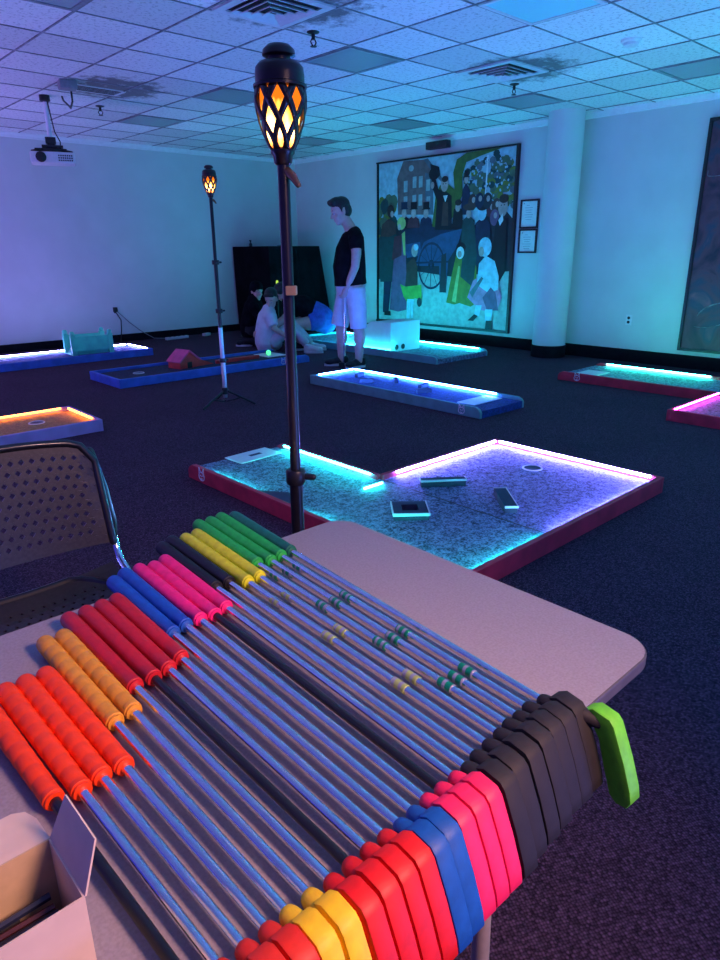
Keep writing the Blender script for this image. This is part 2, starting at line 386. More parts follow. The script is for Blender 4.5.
MB().box(-0.075, -0.07, -0.075, 0.075, 0.07, 0, 0.012).build('housing', M['greyplastic'], jb, smooth=True)
MB().tube([(0.03, 0.02, -0.08), (0.035, 0.05, -0.16), (0.04, 0.2, -0.19), (0.06, 0.42, -0.13), (0.06, 0.66, -0.05), (0.06, 0.71, -0.005)], 0.009, 10).build('cable', M['black'], jb, smooth=True)

# ------------------------------------------------------------------ murals and framed notices
def paint(name, srgb): return mat(name, lin(srgb), 0.55, noise=14, var=0.17)
PC = {k: paint('paint_' + k, v) for k, v in dict(sky=(.62, .74, .78), ground=(.60, .68, .66), dark=(.14, .15, .18), brick=(.46, .36, .36), window=(.60, .66, .66), leaf=(.32, .40, .30), trunk=(.30, .38, .16),
      olive=(.42, .46, .16), teal=(.10, .24, .24), mauve=(.46, .30, .42), yellow=(.66, .68, .40), brown=(.30, .20, .18), navy=(.10, .14, .24), carriage=(.16, .28, .42), face=(.72, .60, .58), black=(.05, .05, .08),
      white=(.86, .88, .88), maroon=(.36, .16, .20), pink=(.78, .48, .62), green=(.40, .60, .24), pale=(.62, .78, .84), grey=(.36, .40, .44), hair=(.20, .14, .12)).items()}
pkeys = list(PC)
ML, MR_, MB0, MT = 7.985 * KX, 5.49 * KX, wz(0.245), wz(2.535)
class Paint:
    """flat painted shapes on a canvas: u runs along the wall, v upward"""
    def __init__(s, y0, y1, z0, z1, x): s.b = MB(); s.y0, s.y1, s.z0, s.z1, s.x = y0, y1, z0, z1, x; s.n = 0
    def poly(s, c, pts):
        s.n += 1; x = s.x - 0.00005 * s.n
        s.b.mi = pkeys.index(c)
        s.b.face([(x, s.y0 + (s.y1 - s.y0) * min(1, max(0, u)), s.z0 + (s.z1 - s.z0) * min(1, max(0, v))) for u, v in pts])
    def oval(s, c, u, v, ru, rv, n=16, a0=0, a1=360):
        s.poly(c, [(u + ru * math.cos(math.radians(a0 + (a1 - a0) * k / n)), v + rv * math.sin(math.radians(a0 + (a1 - a0) * k / n))) for k in range(n)])
    def ring(s, c, u, v, ru, rv, w=0.12, n=28):
        for k in range(n):
            a, b = 2 * PI * k / n, 2 * PI * (k + 1) / n; s.n -= 1
            s.poly(c, [(u + ru * math.cos(a), v + rv * math.sin(a)), (u + ru * math.cos(b), v + rv * math.sin(b)), (u + ru * (1 - w) * math.cos(b), v + rv * (1 - w) * math.sin(b)), (u + ru * (1 - w) * math.cos(a), v + rv * (1 - w) * math.sin(a))])
        s.n += 1
def px(x, y):   # mural sketch coordinates to canvas u, v
    u = (x - 60) / 510.0; q = 1 - (y - (150 - 62 * u)) / (578 + 104 * u); return u * 10.6 / (u * 10.6 + (1 - u) * 8.9), q
def P(*q): return [px(*a) for a in q]
def mural():
    r = empty('mural_painting', (WX, (ML + MR_) / 2, MB0), 'large painted mural of a crowd around a dark blue carriage', 'painting')
    f = MB(); t = 0.035
    for (a, b, c_, d) in ((MR_ - t, ML + t, MB0 - t, MB0), (MR_ - t, ML + t, MT, MT + t * 0.6), (MR_ - t, MR_, MB0, MT), (ML, ML + t * 0.6, MB0, MT)):
        f.box(-0.05, a - r.location.y, c_ - MB0, 0, b - r.location.y, d - MB0)
    f.build('frame', M['frame'], r)
    p = Paint(ML - r.location.y, MR_ - r.location.y, 0, MT - MB0, -0.02)
    random.seed(5)
    p.poly('sky', [(0, 0), (1, 0), (1, 1), (0, 1)])
    p.poly('ground', [(0, 0), (1, 0), (1, .34), (0, .34)])
    p.poly('dark', [(0, .27), (.3, .33), (.6, .3), (1, .34), (1, .62), (.9, .72), (.75, .6), (.5, .62), (.3, .6), (.12, .66), (0, .58)])
    for k in range(26):   # foliage on both sides
        u = random.uniform(.0, .13); v = random.uniform(.55, .80 - .05 * abs(u - .1) * 10); p.oval(random.choice(['leaf', 'olive', 'leaf', 'teal']), u, v, .035, .045, 9)
    p.poly('brick', P((132, 330), (128, 200), (150, 140), (225, 135), (255, 175), (262, 330)))
    p.poly('grey', P((225, 135), (255, 175), (300, 220), (296, 200), (240, 130)))
    p.poly('grey', P((236, 330), (232, 180), (262, 190), (266, 330)))
    for x, y in ((160, 230), (193, 215), (216, 213), (160, 285), (193, 280), (216, 278), (244, 225), (246, 285)): p.poly('window', P((x - 7, y + 20), (x - 7, y - 20), (x + 7, y - 22), (x + 7, y + 18)))
    p.oval('window', *px(180, 165), .02, .018)
    for k in range(150):
        x, y = random.uniform(385, 572), random.uniform(112, 300)
        if y > 112 + abs(x - 490) * 0.5 or y > 220: p.oval(random.choice(['leaf', 'grey', 'leaf', 'olive', 'teal']), *px(x, y), .022, .020, 7)
    for k in range(70):
        x, y = random.uniform(395, 560), random.uniform(125, 290); p.oval('sky', *px(x, y), .006, .007, 6)
    p.poly('white', P((462, 120), (466, 120), (464, 262), (459, 262)))
    p.poly('trunk', P((262, 390), (275, 260), (290, 225), (315, 215), (345, 240), (338, 180), (350, 135), (385, 112), (520, 90), (440, 122), (385, 145), (372, 190), (375, 260), (350, 330), (300, 390)))
    # carriage
    p.poly('navy', P((150, 480), (150, 385), (250, 372), (375, 388), (372, 420), (340, 470), (250, 500)))
    p.poly('carriage', P((200, 520), (235, 430), (300, 400), (380, 380), (365, 440), (330, 500), (325, 620), (300, 622), (296, 520)))
    p.poly('carriage', P((160, 440), (220, 430), (225, 480), (170, 490)))
    # trio in tall hats, then the standing speaker
    for x, hat, coat in ((157, 'navy', 'black'), (193, 'black', 'maroon'), (240, 'black', 'navy')):
        p.poly(coat, P((x - 24, 378), (x - 18, 345), (x, 332), (x + 20, 345), (x + 26, 378)))
        p.oval('face', *px(x, 325), .02, .03, 12); p.poly(hat, P((x - 17, 312), (x - 11, 308), (x - 11, 285), (x + 12, 283), (x + 12, 306), (x + 18, 310)))
    p.poly('black', P((275, 385), (280, 280), (262, 235), (252, 150), (285, 160), (290, 190), (274, 205), (285, 240), (305, 240), (335, 262), (340, 385)))
    p.oval('black', *px(265, 185), .035, .035, 14); p.oval('face', *px(262, 225), .014, .02)
    p.poly('brown', P((300, 370), (303, 285), (322, 285), (326, 370))); p.poly('white', P((303, 262), (320, 260), (312, 285)))
    p.oval('face', *px(307, 222), .027, .042); p.oval('hair', *px(308, 203), .024, .018)
    for x, y in ((302, 220), (312, 219)): p.oval('dark', *px(x, y), .004, .004, 8)
    # people behind the carriage
    p.poly('navy', P((372, 330), (375, 240), (388, 215), (402, 240), (410, 330))); p.oval('face', *px(388, 205), .015, .022); p.poly('black', P((373, 198), (380, 196), (380, 174), (396, 172), (396, 193), (403, 196)))
    p.poly('black', P((340, 380), (345, 310), (362, 298), (378, 315), (382, 380))); p.oval('face', *px(360, 303), .018, .026); p.oval('hair', *px(361, 286), .024, .018)
    p.poly('teal', P((376, 470), (380, 350), (402, 330), (425, 350), (438, 480))); p.oval('face', *px(402, 326), .018, .026); p.oval('brown', *px(404, 302), .045, .02)
    p.poly('navy', P((425, 520), (430, 360), (455, 335), (485, 360), (495, 520))); p.oval('pale', *px(452, 325), .03, .04); p.oval('black', *px(452, 297), .04, .028)
    for x, y, c in ((415, 285, 'brown'), (485, 310, 'maroon'), (505, 300, 'brown'), (470, 280, 'dark'), (500, 340, 'mauve'), (440, 280, 'navy')): p.oval(c, *px(x, y), .03, .045); p.oval('face', *px(x + 3, y - 8), .012, .017, 10)
    p.poly('black', P((495, 520), (505, 370), (520, 330), (548, 345), (552, 540), (520, 600))); p.oval('face', *px(530, 300), .03, .055); p.poly('white', P((515, 350), (530, 325), (534, 350), (522, 370))); p.oval('hair', *px(532, 272), .03, .024)
    for x, y in ((524, 296), (535, 294)): p.oval('dark', *px(x, y), .004, .004, 8)
    # carriage wheel
    p.ring('navy', *px(265, 520), .105, .145, .10); p.ring('black', *px(265, 515), .022, .03, .6)
    for k in range(12):
        a = PI * k / 6; u, v_ = px(265, 518)
        p.poly('navy', [(u + .003, v_), (u + .10 * math.cos(a), v_ + .138 * math.sin(a)), (u + .10 * math.cos(a) - .004, v_ + .138 * math.sin(a)), (u - .003, v_)])
    p.poly('navy', P((205, 505), (330, 500), (330, 507), (205, 512)))
    p.poly('dark', P((300, 620), (304, 480), (322, 470), (326, 622)))
    # foreground figures
    p.poly('teal', P((62, 500), (62, 420), (80, 380), (118, 375), (135, 420), (128, 500), (118, 582), (68, 582))); p.poly('brown', P((70, 410), (75, 365), (100, 345), (125, 360), (128, 400), (100, 412)))
    p.poly('navy', P((78, 700), (82, 580), (112, 580), (100, 705))); p.oval('hair', *px(107, 318), .03, .04); p.oval('face', *px(112, 328), .014, .02); p.poly('black', P((84, 712), (84, 696), (108, 696), (110, 714)))
    p.poly('mauve', P((105, 690), (115, 560), (125, 430), (150, 400), (165, 430), (170, 560), (172, 690), (140, 698))); p.poly('maroon', P((112, 500), (122, 410), (150, 405), (150, 480))); p.oval('yellow', *px(148, 362), .036, .04); p.oval('face', *px(140, 375), .014, .02)
    p.poly('yellow', P((150, 400), (162, 390), (165, 480), (158, 480)))
    p.poly('brown', P((165, 605), (172, 510), (198, 488), (212, 520), (214, 605))); p.oval('face', *px(200, 462), .026, .04); p.oval('pale', *px(205, 450), .02, .02)
    p.poly('green', P((146, 590), (168, 600), (228, 592), (232, 650), (205, 645), (175, 660), (160, 640))); p.poly('pale', P((172, 725), (174, 648), (200, 648), (198, 722), (190, 722), (188, 660), (184, 725)))
    p.oval('dark', *px(222, 660), .02, .03)
    p.poly('olive', P((328, 660), (345, 560), (362, 470), (385, 450), (415, 470), (440, 520), (448, 660), (425, 676), (380, 662), (360, 668))); p.poly('teal', P((380, 560), (392, 370), (425, 355), (440, 480), (430, 600)))
    p.poly('yellow', P((350, 655), (370, 520), (378, 520), (366, 660))); p.oval('black', *px(378, 450), .034, .03); p.oval('white', *px(376, 470), .028, .036); p.oval('face', *px(374, 475), .015, .02)
    p.poly('pink', P((410, 640), (430, 575), (470, 545), (520, 570), (545, 640), (530, 690), (470, 690), (440, 668))); p.poly('pale', P((445, 590), (450, 510), (475, 480), (510, 500), (530, 560), (528, 610), (490, 620)))
    p.poly('mauve', P((470, 640), (500, 600), (520, 620), (535, 690), (490, 690))); p.oval('pale', *px(470, 448), .045, .055); p.oval('face', *px(457, 465), .018, .028)
    p.poly('grey', P((418, 620), (462, 560), (470, 566), (430, 640))); p.poly('pale', P((440, 712), (445, 670), (468, 670), (460, 712))); p.poly('black', P((415, 730), (440, 705), (455, 712), (438, 732)))
    p.poly('pale', P((484, 735), (482, 686), (512, 686), (508, 735))); p.poly('black', P((486, 765), (488, 730), (512, 730), (514, 765)))
    p.b.build('canvas', list(PC.values()), r)
mural()
r = empty('picture_light', (WX, 6.74 * KX, wz(2.61)), 'dark box lamp fixed over the large mural', 'picture light')
MB().box(-0.16, -0.19, 0.005, -0.06, 0.19, 0.10, 0.012).build('lamp_shade', mat('dark_brown_metal', (0.03, 0.012, 0.015), 0.4, noise=30, var=0.2), r, smooth=True)
MB().tube([(-0.08, 0, 0.05), (0, 0, 0.05)], 0.012).build('bracket', M['black'], r)

def art2():
    m = bpy.data.materials.new('dark_brushwork'); m.use_nodes = True; nt = m.node_tree; b = nt.nodes['Principled BSDF']; L = nt.links.new
    tc = nt.nodes.new('ShaderNodeTexCoord'); n = nt.nodes.new('ShaderNodeTexNoise'); n.inputs['Scale'].default_value = 2.6; n.inputs['Detail'].default_value = 7; n.inputs['Distortion'].default_value = 1.6
    L(tc.outputs['Object'], n.inputs['Vector']); r = nt.nodes.new('ShaderNodeValToRGB'); e = r.color_ramp.elements
    e[0].position = .3; e[0].color = (.012, .008, .02, 1); e[1].position = .75; e[1].color = (.26, .08, .10, 1)
    k = e.new(.5); k.color = (.13, .035, .055, 1); k = e.new(.62); k.color = (.03, .04, .07, 1)
    L(n.outputs['Fac'], r.inputs[0]); L(r.outputs[0], b.inputs['Base Color']); b.inputs['Roughness'].default_value = .5
    return m
A0, A1 = 0.6, 3.165 * KX
r = empty('dark_painting', (WX, (A0 + A1) / 2, wz(.21)), 'large dark maroon painting at the picture edge past the wall outlet', 'painting')
f = MB(); hh = (A1 - A0) / 2; top = wz(2.545) - wz(.21)
for a in ((-hh, -hh + .03, 0, top), (hh - .03, hh, 0, top), (-hh + .03, hh - .03, 0, .03), (-hh + .03, hh - .03, top - .03, top)): f.box(-.05, a[0], a[2], 0, a[1], a[3])
f.build('frame', M['frame'], r)
s = MB(); s.box(-.03, -hh + .03, .03, -.01, hh - .03, top - .03); s.mi = 1
random.seed(11)
for k in range(20):
    z0, y0 = random.uniform(.15, top - .3), random.uniform(-.6, hh - .12); R = random.uniform(.12, .4); a0 = random.uniform(0, 6.3); sw = random.uniform(.6, 1.8)
    pts = [(-.031, max(-hh + .05, min(hh - .05, y0 + R * math.cos(a0 + sw * j / 9))), max(.06, min(top - .06, z0 + R * .7 * math.sin(a0 + sw * j / 9)))) for j in range(10)]
    s.tube(pts, [.001] + [random.uniform(.003, .007)] * (len(pts) - 2) + [.001], 6)
s.build('canvas', [art2(), mat('pale_brush_paint', (.20, .15, .17), .6, noise=20, var=.4)], r)

for z0, z1, lab in ((1.55, 1.897, 'black framed white notice on the wall, the upper of two beside the mural'), (1.25, 1.545, 'black framed white notice on the wall, the lower of two beside the mural')):
    ya, yb = 5.125 * KX, 5.40 * KX; z0, z1 = wz(z0), wz(z1); hy, hz = (yb - ya) / 2, z1 - z0
    r = empty('framed_notice', (WX, (ya + yb) / 2, z0), lab, 'framed notice', 'framed notices beside the mural')
    f = MB(); t = .022
    for a in ((-hy, -hy + t, 0, hz), (hy - t, hy, 0, hz), (-hy + t, hy - t, 0, t), (-hy + t, hy - t, hz - t, hz)): f.box(-.02, a[0], a[2], 0, a[1], a[3])
    f.build('frame', M['frame'], r)
    p = MB(); p.box(-.008, -hy + t, t, 0, hy - t, hz - t); p.mi = 1
    for k in range(7):
        w = (hy - .06) * (0.6 + .4 * ((k * 37) % 10) / 10); p.box(-.009, -w + (.02 if k else .05), hz - .075 - k * .028, -.0079, w, hz - .069 - k * .028)
    p.box(-.0095, hy - .06, hz - .055, -.0079, hy - .045, hz - .04)
    p.build('paper', [M['wall_doc'], M['ink']], r)
def outlet(loc, rz, lab):
    r = empty('wall_outlet', loc, lab, 'wall outlet', rz=rz)
    MB().box(-.038, -.006, -.06, .038, 0, .06, .002).build('cover_plate', M['whiteplastic'], r)
    for z in (.024, -.024):
        MB().lathe([(.018, -.0075), (.018, -.006)], (0, 0, z), 16, 'y').build('socket', M['black'], r)
    return r
outlet((WX, 3.79 * KX, wz(.498)), -PI / 2, 'white double wall outlet between the column and dark painting')
ro = outlet((4.38, WY, .47), 0, 'white double wall outlet with plugged in black charger, on the plain wall')
pl = empty('charger_cable', (4.38, WY, .0), 'black plug and cord hanging from the outlet on the plain wall', 'cord')
MB().box(-.03, -.05, .45, .03, -.008, .52, .006).build('plug', M['black'], pl)
MB().tube([(0, -.03, .45), (.06, -.05, .33), (.05, -.05, .18), (.02, -.06, .05), (.0, -.1, .006)], .008, 8).build('cord', M['black'], pl)
tag(MB().tube([(4.41, WY - .04, .45), (4.55, WY - .06, .30), (4.72, WY - .08, .15), (4.92, WY - .1, .02), (5.1, WY - .16, .006), (5.4, WY - .12, .006)], .006, 8).build('thin_cable', M['greyplastic']), 'thin grey cable sloping down the plain wall onto the carpet', 'cable')
r = empty('power_strip', (5.2, WY - .32, 0), 'pale power strip lying along the plain wall', 'power strip', rz=.1)
MB().box(-.2, -.03, 0, .2, .03, .04, .006).build('housing', M['whiteplastic'], r)
for k in range(4): MB().lathe([(.018, .0395), (.018, .0415)], (-.13 + .085 * k, 0, 0), 12).build('socket', M['black'], r)
r = empty('cable_adapter', (5.75, WY - .28, 0), 'small white power adapter on the carpet near the black drape', 'adapter', rz=.4)
MB().box(-.07, -.035, 0, .07, .035, .045, .008).build('housing', M['whiteplastic'], r); MB().tube([(.07, 0, .02), (.12, .01, .01), (.2, .06, .006)], .005, 8).build('cord', M['greyplastic'], r)

# ------------------------------------------------------------------ mini golf holes
RH, RT = 0.09, 0.03
def rail(parent, x0, y0, x1, y1, m, open_a=False, open_b=False):
    """board standing along X or Y; an open end is rounded off at the top"""
    along_x = abs(x1 - x0) > abs(y1 - y0)
    a, b = (x0, x1) if along_x else (y0, y1)
    pts = [(a, 0), (b, 0)]
    if open_b: pts += [(b, RH * .55), (b - .015, RH * .8), (b - .05, RH)]
    else: pts += [(b, RH)]
    if open_a: pts += [(a + .05, RH), (a + .015, RH * .8), (a, RH * .55)]
    else: pts += [(a, RH)]
    mb = MB()
    if along_x: mb.prism(pts, 'y', y0, y1, .003)
    else: mb.prism(pts, 'x', x0, x1, .003)
    return mb.build('rail', m, parent)
def strip(parent, x0, y0, x1, y1, m, z=.0865, t=.011):
    """thin glowing led tape along the inner face of a rail"""
    if abs(x1 - x0) > abs(y1 - y0): b = MB().box(min(x0, x1), y0 - t / 2, z - .0055, max(x0, x1), y0 + t / 2, z + .0055)
    else: b = MB().box(x0 - t / 2, min(y0, y1), z - .0055, x0 + t / 2, max(y0, y1), z + .0055)
    return b.build('led_strip', m, parent)
def emblem(parent, c, axis, flip=1, m=None, s=1.0):
    """round animal-head badge with two ears on a rail face; axis is the direction it faces"""
    b = MB(); R = .024 * s
    def q(u, w, d): return (c[0] - d, c[1] + u * flip, c[2] + w) if axis == '-x' else (c[0] + u * flip, c[1] - d, c[2] + w)
    def stroke(pts): b.tube([q(*p, .0015) for p in pts], .0028 * s, 6)
    stroke([(R * math.cos(a), R * .85 * math.sin(a)) for a in [PI * (.30 - 2 * k / 18 * .98 + .55) for k in range(19)]])
    stroke([(-R * .85, R * .5), (-R * .8, R * 1.7), (-R * .2, R * .85)]); stroke([(R * .2, R * .85), (R * .8, R * 1.7), (R * .85, R * .5)])
    stroke([(-R * .45, R * .25), (-R * .1, 0)]); stroke([(R * .45, R * .25), (R * .1, 0)]); stroke([(-R * .3, -R * .4), (0, -R * .6), (R * .3, -R * .4)])
    return b.build('emblem', m or M['white'], parent)
def cup(parent, x, y, z, r=.055):
    MB().torus((x, y, z), r, .006).build('cup_ring', M['white'], parent, smooth=True)
    MB().lathe([(r - .004, z - .001), (r - .004, z + .001)], (x, y, 0), 24).build('cup', M['slate'], parent)
GH = 'led lit mini golf holes on the carpet'

def big_hole():
    X0, X1, X2, Y0, Y1, Y2 = 1.87, 2.56, 3.655, 1.45, 2.60, 3.56
    r = empty('minigolf_hole', (X0, Y0, 0), 'L shaped red railed golf hole with cyan and purple glow behind the table', 'mini golf hole', GH)
    def T(x, y): return x - X0, y - Y0
    x1, x2, y1, y2 = X1 - X0, X2 - X0, Y1 - Y0, Y2 - Y0
    R = M['red_rail']
    rail(r, 0, 0, RT, y2, R, open_b=True)
    rail(r, x1 - RT, y1, x1, y2, R, open_b=True)
    rail(r, x1, y1 - RT, x2, y1, R)
    rail(r, x2 - RT, 0, x2, y1 - RT, R)
    rail(r, RT, 0, x2 - RT, RT, R)
    t = MB(); t.box(RT, RT, 0, x1 - .004, y2 - .01, .06); t.build('turf', M['turf'], r, loc=None)
    t = MB(); t.box(x1 - .001, RT, 0, x2 - RT, y1 - RT, .06); t.build('turf', M['turf'], r)
    MB().box(x1 - .007, RT, .0, x1 + .001, y1 - RT, .0612).build('turf_seam', M['black'], r)
    c, p = M['led_teal'], M['led_purple']; e = .008
    strip(r, RT + e, .10, RT + e, y2 - .18, c, .07)
    strip(r, x1 - RT - e, y1 + .04, x1 - RT - e, y2 - .10, c)
    strip(r, x1 - .20, y1 - RT - .05, x1 - .06, y1 - RT - .05, c, .07)
    strip(r, x1 + .10, y1 - RT - e, x2 - RT - .02, y1 - RT - e, p)
    strip(r, x2 - RT - e, .06, x2 - RT - e, y1 - RT - .03, p)
    strip(r, RT + .02, RT + e, x1 - .02, RT + e, c, .07)
    strip(r, x1 + .04, RT + e, x2 - RT - .06, RT + e, p, .07)
    mt = MB(); mt.box(-.16, -.09, 0, .16, .09, .006, .001); mt.mi = 1; mt.box(-.03, -.015, .006, .06, .02, .0065); tm = mt.build('tee_mat', [M['white'], M['slate']], r)
    tm.location = (*T(2.30, 3.49), .06); tm.rotation_euler.z = .05
    emblem(r, (0, 3.40 - Y0, .042), '-x', -1, s=1.25)
    cup(r, 3.349 - X0, 2.104 - Y0, .061)
big_hole()
def obstacle(x, y, rz, lx, ly, h, lab, hollow=False):
    r = empty('golf_obstacle', (x, y, .06), lab, 'golf obstacle', 'low obstacles on the big golf hole', rz)
    if hollow:
        b = MB()
        for a in ((-lx, -ly, -lx + .045, ly), (lx - .045, -ly, lx, ly), (-lx + .045, -ly, lx - .045, -ly + .045), (-lx + .045, ly - .045, lx - .045, ly)): b.box(a[0], a[1], 0, a[2], a[3], h)
        b.build('wooden_frame', M['slate'], r)
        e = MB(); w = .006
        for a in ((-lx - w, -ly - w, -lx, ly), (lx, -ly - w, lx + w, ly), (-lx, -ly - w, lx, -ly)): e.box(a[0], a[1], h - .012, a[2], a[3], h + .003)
        e.build('lit_edge', M['white'], r)  # white strips stand in for light caught on the frame edges
    else:
        MB().box(-lx, -ly, 0, lx, ly, h).build('wooden_block', M['slate'], r)
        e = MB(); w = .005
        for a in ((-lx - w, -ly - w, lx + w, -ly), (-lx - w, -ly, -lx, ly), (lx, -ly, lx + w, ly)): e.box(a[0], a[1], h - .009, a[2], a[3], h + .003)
        e.build('lit_edge', M['white'], r)  # lit block edges, put in as white strips
obstacle(2.285, 2.11, -.72, .085, .085, .035, 'square hollow obstacle with lit edges on the cyan turf', True)
obstacle(2.73, 2.275, -.66, .125, .022, .04, 'long bar obstacle with lit edges lying across the turf seam')
obstacle(2.745, 1.87, math.radians(48), .135, .032, .035, 'short bar obstacle with lit edges on the purple turf')
w = MB(); w.prism([(1.905, 2.87), (1.905, 2.50), (2.03, 2.68)], 'z', .06, .085)
tag(w.build('corner_bumper', M['slate']), 'dark triangular bumper inside the red rail behind the tall stand', 'bumper')

def rect_hole(name_label, X0, Y0, X1, Y1, rails, turfm, strips, open_side, start=None, embl=None, cups=(), oth=None):
    r = empty('minigolf_hole', (X0, Y0, 0), name_label, 'mini golf hole', GH)
    w, d = X1 - X0, Y1 - Y0
    op = open_side
    rails_m = rails
    if op != 'x0': rail(r, 0, 0 if op == 'y0' else 0, RT, d, rails_m, open_a=(op == 'y0'), open_b=(op == 'y1'))
    if op != 'x1': rail(r, w - RT, 0, w, d, rails_m, open_a=(op == 'y0'), open_b=(op == 'y1'))
    xa, xb = (0 if op == 'x0' else RT), (w if op == 'x1' else w - RT)
    if op != 'y0': rail(r, xa, 0, xb, RT, rails_m, open_a=(op == 'x0'), open_b=(op == 'x1'))
    if op != 'y1': rail(r, xa, d - RT, xb, d, rails_m, open_a=(op == 'x0'), open_b=(op == 'x1'))
    MB().box(xa, 0 if op == 'y0' else RT, 0, xb, d if op == 'y1' else d - RT, .06).build('turf', turfm, r)
    for x0, y0, x1, y1, m, *zz in strips: strip(r, x0 - X0, y0 - Y0, x1 - X0, y1 - Y0, m, *zz)
    if start:
        x, y, sx, sy = start; MB().box(x - X0 - sx, y - Y0 - sy, .06, x - X0 + sx, y - Y0 + sy, .066).build('tee_mat', M['white'], r)
    if embl: emblem(r, (embl[0] - X0, embl[1] - Y0, .042), embl[2], -1 if embl[2] == '-x' else 1, s=1.3)
    for x, y in cups: cup(r, x - X0, y - Y0, .061)
    return r
B = .038
rect_hole('blue turf golf hole with bluish white strip before the standing person', 4.31, 3.23, 4.93, 5.41, M['sky_rail'], M['turf_blue'],
          [(4.89 , 3.5, 4.89, 5.36, M['led_blue']), (4.40, 5.41 - B, 4.88, 5.41 - B, M['led_blue']), (4.31 + B, 3.6, 4.31 + B, 5.2, M['led_blue'], .07)], 'y0', (4.66, 3.50, .20, .09), (4.31, 3.42, '-x'), ())
ob = empty('rubber_bumpers', (4.62, 4.35, .06), 'dark low bumpers in a row on the bright blue turf', 'bumper')
for x, y, a in ((.1, .75, .3), (.16, .28, .9), (.12, -.12, .2), (-.05, -.28, -.5), (-.08, .45, -.8)):
    MB().box(-.07, -.018, 0, .07, .018, .04, .004).build('bumper_bar', M['slate'], ob, loc=(x, y, 0), rot=(0, 0, a))
rect_hole('dim navy golf hole without lights, holding the small red house', 2.78, 6.55, 5.22, 7.30, M['blue_rail'], M['turf_navy'], [], 'x1', (4.97, 7.03, .14, .16), (4.82, 6.55, '-y'), ((3.18, 6.96),))
rect_hole('blue railed golf hole by the plain wall with lavender glow and teal bridge', 1.3, 8.50, 4.12, 9.22, M['blue_rail'], M['turf_blue'],
          [(1.4, 9.22 - B, 4.05, 9.22 - B, M['led_lav']), (4.12 - B, 8.6, 4.12 - B, 9.16, M['led_lav'])], 'x0', None, None, ())
rect_hole('golden lit golf hole with lavender rails behind the black chair', 0.2, 5.03, 1.965, 5.70, M['lav_rail'], M['turf_gold'],
          [(.3, 5.70 - B, 1.88, 5.70 - B, M['led_amber']), (1.965 - B, 5.14, 1.965 - B, 5.62, M['led_amber']), (.3, 5.03 + B, 1.42, 5.03 + B, M['led_amber'], .07)], 'x0', None, None, ((1.60, 5.40),))
rect_hole('cyan lit golf hole along the mural wall holding the white ramp box', 6.14, 5.28, 7.14, 8.2, M['aqua_rail'], M['turf'],
          [(7.14 - B, 5.40, 7.14 - B, 8.1, M['led_cyan']), (6.14 + B, 6.0, 6.14 + B, 8.1, M['led_cyan'], .072)], 'y0', None, None, ())
def green_hole():
    X0, X1, X2, Y0, Y1, Y2 = 5.33, 6.30, 7.10, 1.05, 2.17, 3.74
    r = empty('minigolf_hole', (X0, Y0, 0), 'L shaped red railed golf hole with green and pink glow near the dark painting', 'mini golf hole', GH)
    a, w, y1, y2 = X1 - X0, X2 - X0, Y1 - Y0, Y2 - Y0; R = M['red_rail']
    rail(r, a, y1, a + RT, y2, R, open_b=True); rail(r, w - RT, 0, w, y2, R, open_b=True)
    rail(r, 0, y1 - RT, a, y1, R); rail(r, 0, 0, RT, y1 - RT, R); rail(r, RT, 0, w - RT, RT, R)
    MB().box(a + RT, y1, 0, w - RT, y2 - .01, .06).build('turf', M['turf'], r)
    MB().box(RT, RT, 0, w - RT, y1 - RT, .06).build('turf', M['turf'], r)
    e = .008; gm, pm = M['led_green'], M['led_pink']
    strip(r, w - RT - e, 1.45, w - RT - e, y2 - .14, gm); strip(r, a + RT + e, y1 + .05, a + RT + e, y2 - .3, gm, .07)
    strip(r, RT + .02, y1 - RT - e, a - .02, y1 - RT - e, pm); strip(r, RT + e, .1, RT + e, y1 - RT - .05, pm, .07)
    MB().box(a + .12, y2 - .36, .06, a + .42, y2 - .12, .066).build('tee_mat', M['white'], r)
    emblem(r, (a, 3.52 - Y0, .042), '-x', -1, s=1.3)
green_hole()

# obstacles and loose things on the holes
r = empty('toy_house', (3.74, 6.98, .06), 'small red house obstacle with pink roof on the navy golf hole', 'golf obstacle', rz=math.radians(12))
hm = mat('red_house_paint', (0.75, 0.05, 0.04), .5, noise=12, var=.12); rm = mat('pink_roof_paint', (0.80, 0.08, 0.22), .5, noise=12, var=.12)
MB().prism([(-.14, 0), (.14, 0), (.14, .09), (0, .185), (-.14, .09)], 'y', -.10, .10).build('body', hm, r)
for sx in (-1, 1):
    MB().prism([(sx * .16, .076), (sx * .148, .066), (0, .178), (0, .200)], 'y', -.115, .115).build('roof', rm, r)
MB().box(-.035, -.102, 0, .03, -.098, .065).build('door_opening', M['soot'], r)
MB().prism([(.14, 0), (.36, 0), (.14, .08)], 'y', -.10, .10).build('ramp', hm, r)
tag(MB().box(4.12, 6.90, .06, 4.72, 6.94, .10, .004).build('red_divider', hm), 'low red divider board behind the small red house', 'golf obstacle')
r = empty('golf_ball', (4.94, 7.02, .066), 'glowing green golf ball on the tee mat of the navy hole', 'golf ball')
gb = MB().ell((0, 0, .03), (.03, .03, .03)).build('ball_shell', mat('glowing_green_ball', (.1, .8, .3), .4, noise=60, var=.05, emit=(.08, 1, .25), es=1.6), r, smooth=True)
r = empty('bridge_obstacle', (3.44, 8.93, .06), 'teal bridge shaped obstacle on the golf hole by the plain wall', 'golf obstacle', rz=math.radians(-4))
tm = mat('mint_paint', (0.12, 0.80, 0.50), .5, noise=10, var=.1)
for k, sy in enumerate((-1, 1)): MB().box(-.21, sy * .15 - .015, .05, .21, sy * .15 + .015, .23).build('side_panel', tm, r)
